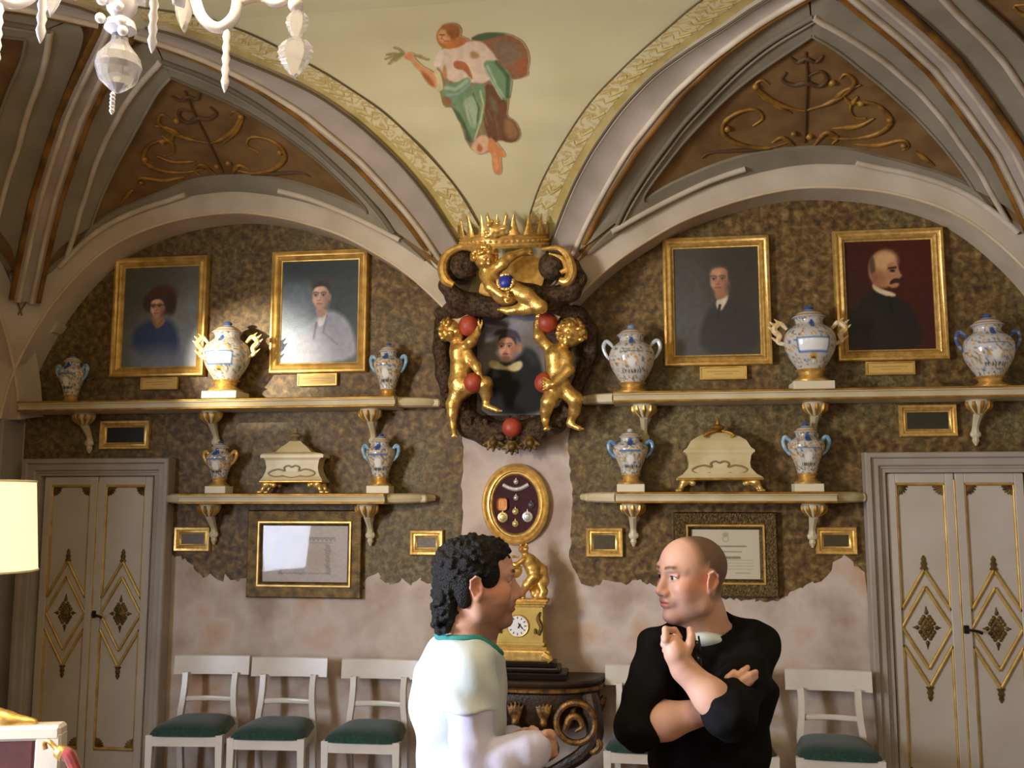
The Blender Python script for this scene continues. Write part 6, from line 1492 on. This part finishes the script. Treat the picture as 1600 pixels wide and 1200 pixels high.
def head_colours(V, F, O, C, brow, lip, stub, scalp):
    L = (V-O)@F/HS_; x, y, z = L.T; near = (np.abs(x) < .16) & (np.abs(y) < .12) & (z > -.16) & (z < .14)
    def bl(m, col, al=1.0): m = (np.clip(m, 0, 1)*near*al)[:, None]; C[:] = C*(1-m)+np.array(col, float)*m
    bl(1.2-np.hypot(np.abs(y)-.078, (z+.012)*.7)/.022, (206, 128, 104), .6)
    bl(1.1-np.sqrt(((x-.06)/.05)**2+((np.abs(y)-.045)/.03)**2+((z+.03)/.03)**2), (214, 146, 126), .45)
    bl(1.2-np.sqrt(((x-.106)/.02)**2+(y/.018)**2+((z+.038)/.016)**2), (206, 136, 116), .5)
    if stub is not None:
        m = np.clip((-.048-z)/.012, 0, 1)*np.clip((x+.02)/.02, 0, 1); m = np.maximum(m, np.clip((-.022-z)/.02, 0, 1)*np.clip((.05-x)/.03, 0, 1)*np.clip((x+.015)/.015, 0, 1)); bl(m, stub[0], stub[1])
        bl(1.3-np.hypot(y/.026, (z+.054)/.008), stub[0], stub[1]*np.clip((x-.07)/.01, 0, 1))
    ry = .0225*np.ones_like(y); ml = 1-np.sqrt((y/.0235)**2+((z+.0715)/.0118)**2); bl(np.clip(ml*5, 0, 1)*(x > .078), lip, .85)
    bl(np.clip(1-np.abs(z+.0712)/.0016, 0, 1)*(np.abs(y) < .021)*(x > .076), (110, 60, 52), .8)
    for e in (-1, 1):
        bz = .0265+.004*np.sin((e*y-.010)/.048*2.6); m = np.clip(1.5-np.abs(z-bz)/.0042, 0, 1)*np.clip((e*y-.010)/.004, 0, 1)*np.clip((.052-e*y)/.006, 0, 1)*(x > .03); bl(m, brow, .85)
        d = np.stack([x-.074, y-e*.033, z-.0015], 1); r = np.linalg.norm(d, axis=1); u = d/(r[:, None]+1e-9)
        ap = (r < .0150) & (np.abs(z-.0012) < .0052*np.sqrt(np.clip(1-((y-e*.033)/.0125)**2, 0, 1))+.0005) & (x > .074)
        C[ap & near] = (214, 206, 200); g = ap & (u[:, 0] > .86); C[g & near] = (70, 50, 36); g = ap & (u[:, 0] > .955); C[g & near] = (20, 14, 12)
        ln = (r < .0165) & (np.abs(z-.0012-.0056*np.sqrt(np.clip(1-((y-e*.033)/.0135)**2, 0, 1))) < .0013) & (x > .07); C[ln & near] = C[ln & near]*.45
    if scalp is not None:
        hl = .056-.25*np.maximum(0, np.abs(y)-.03)                    # receding hairline
        m = np.clip((z-.028+.35*(x-.0))/.02, 0, 1)*np.clip((hl-.014-x)/.034+.5*(z > .09)*0, 0, 1)
        m = np.maximum(m, np.clip((-.004-x)/.012, 0, 1)*np.clip((z+.07)/.03, 0, 1)*(np.abs(y) < .2)*np.clip(1-np.clip((.012-np.hypot(x+.016, (z+.012)*.62))/.006, 0, 1), 0, 1))
        m *= np.clip(1-(1.25-np.sqrt(((x+.016)/.022)**2+((z+.012)/.034)**2))*5, 0, 1)
        bl(m, scalp, .85)
    return C
def finger(s, pts, r): s.chain(pts, [r, r*.95, r*.86, r*.74][:len(pts)], .0035)
def ax_fine(lo, hi, segs):
    """axis with finer steps inside the given (lo, hi, step) segments"""
    out = [lo]
    while out[-1] < hi:
        st = 0.007
        for a, b, c in segs:
            if a <= out[-1] < b: st = min(st, c)
        out.append(out[-1]+st)
    return np.array(out)
def noise3(P):
    x, y, z = P
    return np.sin(x*31+np.sin(z*23)*1.7)*np.sin(y*29+z*17)
RV = np.array([math.cos(YAW), math.sin(YAW), 0.0]); UP = np.array([0, 0, 1.0])
def person_legs(s, hipL, hipR, fwd, k=.03):
    for hp in (hipL, hipR):
        f = np.array([hp[0], hp[1], 0.0]); s.chain([hp, f+UP*.50+fwd*.015, f+UP*.09-fwd*.01], [.082, .056, .038], k)
        s.chain([f+UP*.07-fwd*.03, f+UP*.045+fwd*.12], [.036, .028], .02)

# ---------------------------------------------------------------- man in black, arms folded
def man_black():
    F = frame_from(-FH*math.cos(math.radians(66))-RV*math.sin(math.radians(66))+UP*.0)
    O = PX(1080, 901, 2.70)
    cf = -FH*math.cos(math.radians(22))-RV*math.sin(math.radians(22)); B = frame_from(cf)
    base = PX(1106, 1200, 2.78); base[2] = 0
    t = thing('person', 'standing man with shaven head and black top, arms folded, one hand at his collar', 'person', tuple(base))
    ck_ = PX(1108, 1090, 2.77); wa = PX(1108, 1200, 2.78); hipc = np.array([base[0], base[1], .95])
    sR, sL = PX(1030, 1018, 2.68), PX(1182, 1010, 2.76)
    eR, eL = PX(997, 1136, 2.60), PX(1140, 1118, 2.47)
    wR, wL = PX(1110, 1110, 2.565), PX(1069, 1046, 2.50)
    nb = PX(1104, 992, 2.75); nt = O+F@np.array([-.028, 0, -.055])
    s = Solid()
    head_prims(s, F, O); rescale(s, 0, O, HS_)
    s.chain([nt, nt*.5+nb*.5, nb, nb-UP*.05], [.054, .056, .062, .07], .03); s.cone(O+F@np.array([.03, 0, -.09]), nb+cf*.045-UP*.0, .030, .035, .03)
    s.ell(ck_+UP*.03, (.095, .160, .15), B, k=.05); s.ell(wa-UP*.0, (.088, .142, .17), B, k=.05); s.ell(hipc, (.095, .15, .13), B, k=.05)
    for a in (sR, sL): s.cone(nb-UP*.04, a, .05, .05, .04)
    s.chain([sR, eR], [.05, .042], .03); s.chain([sL, eL], [.05, .044], .03)
    s.chain([eR, eR*.62+wR*.38, wR], [.046, .047, .030], .02); s.chain([eL, eL*.6+wL*.4, wL], [.047, .044, .031], .02)
    # left hand (at the collar): back towards the left, fingers hooked in, thumb up
    pc = PX(1057, 1022, 2.495); s.cone(wL, pc, .029, .031, .02); s.ell(PX(1055, 1015, 2.50), (.031, .023, .036), frame_from(-RV*.4-FH), k=.015)
    kn = [PX(1040, 999, 2.485), PX(1038, 1007, 2.507), PX(1040, 1016, 2.527), PX(1043, 1025, 2.544)]
    for i, a in enumerate(kn):
        b = a+UP*(.022-.006*i)+RV*.003+FH*.016; c = b+RV*.026+FH*.018-UP*.004; d = c+RV*.012-UP*.018
        finger(s, [a*.6+pc*.4, a, b, c], .0105-.0006*i); finger(s, [c, d], .0088)
    finger(s, [PX(1072, 1022, 2.485), PX(1078, 1006, 2.488), PX(1080, 994, 2.50), PX(1078, 984, 2.515)], .0125)
    # right hand, tucked over the left sleeve
    pr = PX(1136, 1084, 2.545); s.cone(wR, pr, .028, .027, .02); s.ell(PX(1140, 1076, 2.54), (.030, .016, .030), B, k=.015)
    for (pts, r) in (([(1142, 1068, 2.53), (1152, 1056, 2.515), (1161, 1049, 2.515), (1168, 1043, 2.525)], .0098), ([(1146, 1072, 2.525), (1160, 1063, 2.508), (1172, 1055, 2.508), (1181, 1050, 2.52)], .0102), ([(1148, 1079, 2.525), (1162, 1071, 2.508), (1173, 1063, 2.508), (1181, 1057, 2.52)], .0100), ([(1146, 1086, 2.525), (1158, 1080, 2.51), (1167, 1073, 2.51), (1173, 1068, 2.52)], .0088)):
        finger(s, [PX(*q) for q in pts], r)
    finger(s, [PX(1134, 1072, 2.53), PX(1138, 1060, 2.52), PX(1147, 1051, 2.52)], .0105)
    hl, hr = hipc+B[:, 1]*.085-UP*.04, hipc-B[:, 1]*.085-UP*.04; person_legs(s, hl, hr, cf)
    lo, hi = s.bounds()
    axs = [ax_fine(lo[0]-.02, hi[0]+.02, [(O[0]-.125, O[0]+.125, .0026), (lo[0], O[0]+.25, .0040)]), ax_fine(lo[1]-.02, hi[1]+.02, [(O[1]-.125, O[1]+.125, .0026), (lo[1], hi[1], .0042)]), ax_fine(-.02, hi[2]+.02, [(1.05, 1.2, .005), (1.2, 1.48, .0036), (1.48, 2, .0024)])]
    V, Q = s.mesh(.004, axs)
    C = np.zeros((len(V), 3))+SKIN; n = noise3(V.T*1.3)[:, None]; C += n*2.5
    head_colours(V, F, O, C, (92, 66, 50), (190, 104, 98), ((150, 120, 108), .30), (92, 72, 58))
    solid_obj('body', V, Q, M_skin, t, base, C)
    # black jersey, sleeves pushed to the elbows
    s = Solid()
    s.ell(ck_+UP*.02, (.118, .185, .165), B, k=.05); s.ell(wa+UP*.02, (.105, .168, .19), B, k=.06); s.ell(wa-UP*.15, (.112, .172, .14), B, k=.06)
    for a in (sR, sL): s.cone(nb+UP*.032-cf*.030, a+UP*.008, .044, .055, .045)
    s.cone(nb-UP*.05, ck_, .10, .12, .04)
    s.chain([sR, sR*.5+eR*.5, eR, eR*.93+wR*.07], [.060, .061, .056, .054], .03); s.chain([sL, sL*.5+eL*.5, eL, eL*.82+wL*.18], [.062, .062, .057, .055], .03)
    s.ell(nb+UP*.030+cf*.022, (.088, .072, .066), frame_from(cf+UP*.45), k=.008, op='s')
    s.cone(nb+UP*.022, nb+UP*.14, .064, .075, .004, op='s')
    q = eR*.90+wR*.10; d = (wR-eR)/np.linalg.norm(wR-eR); s.cone(q+d*.05, q+d*.2, .05, .05, .006, op='s'); d = (wL-eL)/np.linalg.norm(wL-eL); q = eL*.8+wL*.2; s.cone(q+d*.055, q+d*.16, .054, .054, .006, op='s')
    def wrinkle(x, y, z): return .004*np.sin(z*62+np.sin(x*24)*1.8+y*20)*np.sin(x*17+z*9)+.003*np.sin((x-z)*52+y*33)
    V, Q = s.mesh(.0046, disp=wrinkle); solid_obj('jersey', V, Q, M_sweater, t, base)
    s = Solid(); R_ = frame_from(cf+UP*.30); s.ell(nb-UP*.018+cf*.026, (.086, .068, .032), R_); s.ell(nb+UP*.050+cf*.012, (.074, .062, .064), R_, k=.004, op='s')
    V, Q = s.mesh(.0032); solid_obj('undershirt', V, Q, M_tee, t, base)
    legs(t, hipc, hl, hr, cf, B, base)
    g = PX(1088, 1004, 2.505); sg = thing('sunglasses', 'folded dark sunglasses hooked into the neckline of the black top', 'sunglasses', tuple(g))
    for k, (dz, dx) in enumerate(((-.012, 0), (-.05, .002))):
        q = Solid(); q.ell((dx, -.004, dz), (.012, .005, .019)); V, Q = q.mesh(.0025); solid_obj('lens', V, Q, M_black, sg)
    obj('frame', tube(bmesh.new(), spline([(-.004, 0, .012), (.0, -.004, -.03), (.006, -.002, -.075)], 10), .0028, 6), M_dark, sg, smooth=True)
    obj('temple', tube(bmesh.new(), spline([(.006, .004, .016), (.012, .006, -.03), (.010, .008, -.085)], 10), .0024, 6), M_dark, sg, smooth=True)
def legs(t, hipc, hl, hr, f, B, base):
    s = Solid(); s.ell(hipc+UP*.04, (.108, .165, .13), B)
    for hp in (hl, hr):
        q = np.array([hp[0], hp[1], 0]); s.chain([hp, q+UP*.50+f*.015, q+UP*.12-f*.005, q+UP*.07], [.096, .074, .062, .066], .04)
    V, Q = s.mesh(.010); solid_obj('trousers', V, Q, M_trouser, t, base)
    for hp in (hl, hr):
        q = np.array([hp[0], hp[1], 0]); s = Solid(); s.chain([q+UP*.05-f*.05, q+UP*.045+f*.05, q+UP*.035+f*.16], [.046, .046, .036], .02)
        V, Q = s.mesh(.008); V[:, 2] = np.maximum(V[:, 2], 0.0); solid_obj('shoe', V, Q, M_shoe, t, base)
man_black()

# ---------------------------------------------------------------- man in the white T-shirt, seen in profile
def man_white():
    an = math.radians(7); F = frame_from(RV*math.cos(an)+FH*math.sin(an)); O = PX(749, 908, 2.60)
    cf = RV*math.cos(math.radians(6))+FH*math.sin(math.radians(6)); B = frame_from(cf)
    base = PX(716, 1250, 2.68); base[2] = 0
    t = thing('person', 'man with curly black hair in a white T-shirt over long sleeves, in profile facing right', 'person', tuple(base))
    nb = PX(728, 1006, 2.62); nt = O+F@np.array([-.03, 0, -.055])
    ck_ = PX(717, 1095, 2.67); wa = PX(718, 1200, 2.68); hipc = np.array([base[0], base[1], .95])
    sN, sF = PX(733, 1046, 2.49), PX(742, 1040, 2.83); eN, eF = PX(738, 1206, 2.45), PX(748, 1206, 2.86)
    wN, wF = PX(838, 1170, 2.47), PX(806, 1160, 2.66)
    s = Solid(); head_prims(s, F, O, 1.05); rescale(s, 0, O, HS_)
    s.chain([nt, nt*.5+nb*.5, nb, nb-UP*.05], [.055, .056, .062, .07], .03); s.cone(O+F@np.array([.028, 0, -.088]), nb+cf*.042, .028, .034, .03)
    s.ell(ck_+UP*.02, (.100, .155, .15), B, k=.05); s.ell(wa, (.092, .14, .17), B, k=.05); s.ell(hipc, (.095, .15, .13), B, k=.05)
    for a in (sN, sF): s.cone(nb-UP*.04, a, .05, .05, .04)
    for a, e, w_ in ((sN, eN, wN), (sF, eF, wF)): s.chain([a, e], [.048, .040], .03); s.chain([e, e*.6+w_*.4, w_], [.041, .040, .028], .02)
    # near hand: a loose fist, far hand meets it
    hc = PX(849, 1166, 2.49); s.cone(wN, hc, .027, .030, .02); s.ell(hc, (.034, .022, .030), B, k=.015)
    for i in range(4):
        a = PX(853+1.5*i-1, 1150+9*i, 2.475+.004*i); b = a+cf*.018-FH*.004; c = b-FH*-.022-cf*.002; d = c-cf*.022
        finger(s, [hc*.4+a*.6, a, b, c], .0098-.0005*i); finger(s, [c, d], .0082)
    finger(s, [PX(842, 1156, 2.47), PX(852, 1147, 2.465), PX(860, 1145, 2.475)], .0115)
    hf = PX(822, 1156, 2.62); s.cone(wF, hf, .027, .028, .02); s.ell(hf, (.033, .018, .028), B, k=.015)
    for i in range(4): a = PX(832, 1147+6*i, 2.61-.006*i); finger(s, [hf*.5+a*.5, a, a+cf*.022-FH*.016, a+cf*.026-FH*.036], .0092)
    finger(s, [PX(822, 1146, 2.60), PX(832, 1140, 2.57), PX(838, 1142, 2.55)], .0105)
    hl, hr = hipc+B[:, 1]*.085-UP*.04, hipc-B[:, 1]*.085-UP*.04; person_legs(s, hl, hr, cf)
    lo, hi = s.bounds()
    axs = [ax_fine(lo[0]-.02, hi[0]+.02, [(O[0]-.125, O[0]+.135, .0026), (lo[0], hi[0], .0045)]), ax_fine(lo[1]-.02, hi[1]+.02, [(O[1]-.10, O[1]+.10, .0027), (lo[1], hi[1], .0046)]), ax_fine(-.02, hi[2]+.02, [(1.02, 1.22, .0038), (1.22, 1.5, .0055), (1.5, 2, .0024)])]
    V, Q = s.mesh(.004, axs)
    C = np.zeros((len(V), 3))+SKIN*np.array([.97, .95, .94]); C += noise3(V.T*1.3)[:, None]*2.5
    head_colours(V, F, O, C, (40, 30, 26), (166, 92, 84), ((112, 82, 70), .45), None)
    solid_obj('body', V, Q, M_skin, t, base, C)
    # hair
    s = Solid()
    def h(x, y, z): return O+F@np.array([x, y, z])
    s.ell(h(-.022, 0, .038), (.106, .086, .088), F); s.ell(h(.030, 0, .078), (.050, .066, .038), F, k=.02); s.ell(h(-.088, 0, -.03), (.040, .066, .075), F, k=.03); s.ell(h(-.088, 0, -.085), (.032, .056, .045), F, k=.02)
    for e in (-1, 1): s.ell(h(.022, e*.066, .022), (.028, .013, .040), F, k=.012); s.ell(h(-.045, e*.066, -.02), (.030, .016, .05), F, k=.012)
    rs = np.random.RandomState(11)
    shells = [((-.022, 0, .038), (.106, .086, .088), 520), ((.030, 0, .078), (.052, .066, .040), 120), ((-.088, 0, -.045), (.042, .066, .085), 240), ((.020, 0, .03), (.03, .078, .035), 40)]
    for c, r, n in shells:
        for i in range(n):
            v = rs.normal(size=3); v /= np.linalg.norm(v); q = np.array(c)+v*np.array(r)
            if q[0] > .020+.25*max(q[2], 0)*(q[2] > .03) and q[2] < .066: continue
            if q[0] > .062 and q[2] < .05: continue
            if abs(q[1]) > .06 and -.045 < q[0] < .02 and q[2] < .02 and q[0] > -.034: continue
            if q[2] < -.04 and q[0] > -.05: continue
            s.ell(h(*q), rs.uniform(.0055, .0115, 3), F, k=.003)
    for i in range(34): q = np.array([rs.uniform(-.125, -.085), rs.uniform(-.05, .05), rs.uniform(-.135, -.095)]); s.ell(h(*q), rs.uniform(.007, .013, 3), F, k=.004)
    s.ell(h(.135, 0, -.04), (.085, .12, .105), F, k=.008, op='s')
    for e in (-1, 1): s.ell(h(-.012, e*.095, -.022), (.024, .034, .036), F, k=.005, op='s')
    s.ell(h(-.012, 0, -.12), (.062, .12, .075), F, k=.006, op='s')
    rescale(s, 0, O, HS_-.01); V, Q = s.mesh(.0032); solid_obj('hair', V, Q, M_hair, t, base)
    # T-shirt: sleeves first (cut off above the elbow), then the trunk
    s = Solid(); cN, cF = sN*.60+eN*.40, sF*.60+eF*.40
    s.chain([sN, cN], [.064, .070], .03); s.chain([sF, cF], [.064, .070], .03)
    for c, a in ((cN, sN), (cF, sF)): d = (c-a)/np.linalg.norm(c-a); s.box(c+d*.085, (.12, .12, .080), frame_from(cf, -d), 0, .004, op='s')
    s.ell(ck_+UP*.02, (.124, .150, .17), B, k=.03); s.ell(wa+UP*.0, (.118, .158, .20), B, k=.04); s.ell(wa-UP*.16, (.120, .165, .14), B, k=.05)
    for a in (sN, sF): s.cone(nb-UP*.030-cf*.008, a-UP*.004, .056, .062, .05)
    s.cone(nb-UP*.06, ck_, .09, .12, .05)
    s.cone(nb-UP*.034-cf*.004, nb+UP*.13, .068, .082, .006, op='s')
    s.ell(nb+UP*.004+cf*.050, (.082, .070, .062), frame_from(cf+UP*.35), k=.006, op='s')
    def wrinkle(x, y, z): return .0052*np.sin(z*48+np.sin(x*30)*1.6+y*16)*np.sin(x*19+z*7)+.0035*np.sin((x+z)*44+y*30)
    V, Q = s.mesh(.0046, disp=wrinkle); solid_obj('t_shirt', V, Q, M_tee, t, base)
    r_ = V-nb; ra = r_@cf; rl = r_@B[:, 1]; ag = np.arctan2(rl, ra); rr = np.hypot(ra, rl); ring_ = []
    for a in np.linspace(-PI, PI, 41)[:-1]:
        m = (np.abs((ag-a+PI) % (2*PI)-PI) < .12) & (rr < .135) & (rr > .05); q = V[m]; ring_.append(q[np.argmax(q[:, 2]-.35*rr[m])])
    ring_ = np.array(ring_)
    for _ in range(5): ring_ = (np.roll(ring_, 1, 0)+ring_*2+np.roll(ring_, -1, 0))/4
    ring_ = np.vstack([ring_, ring_[:1]])+UP*.003
    obj('collar_ribbing', tube(bmesh.new(), ring_, .0095, 8, flat=1.0, ref=UP), M_teal, t, smooth=True, off=-base)
    s = Solid()
    for a, e, w_ in ((sN, eN, wN), (sF, eF, wF)):
        m = a*.62+e*.38; s.chain([m, e], [.058, .053], 0); s.chain([e, e*.5+w_*.5, w_*.90+e*.10, w_*.98+e*.02], [.053, .052, .046, .038], .02)
    V, Q = s.mesh(.0044, disp=lambda x, y, z: .0028*np.sin(z*70+x*35)*np.sin(x*40-z*22+y*20)); solid_obj('long_sleeves', V, Q, M_lilac, t, base)
    legs(t, hipc, hl, hr, cf, B, base)
man_white()
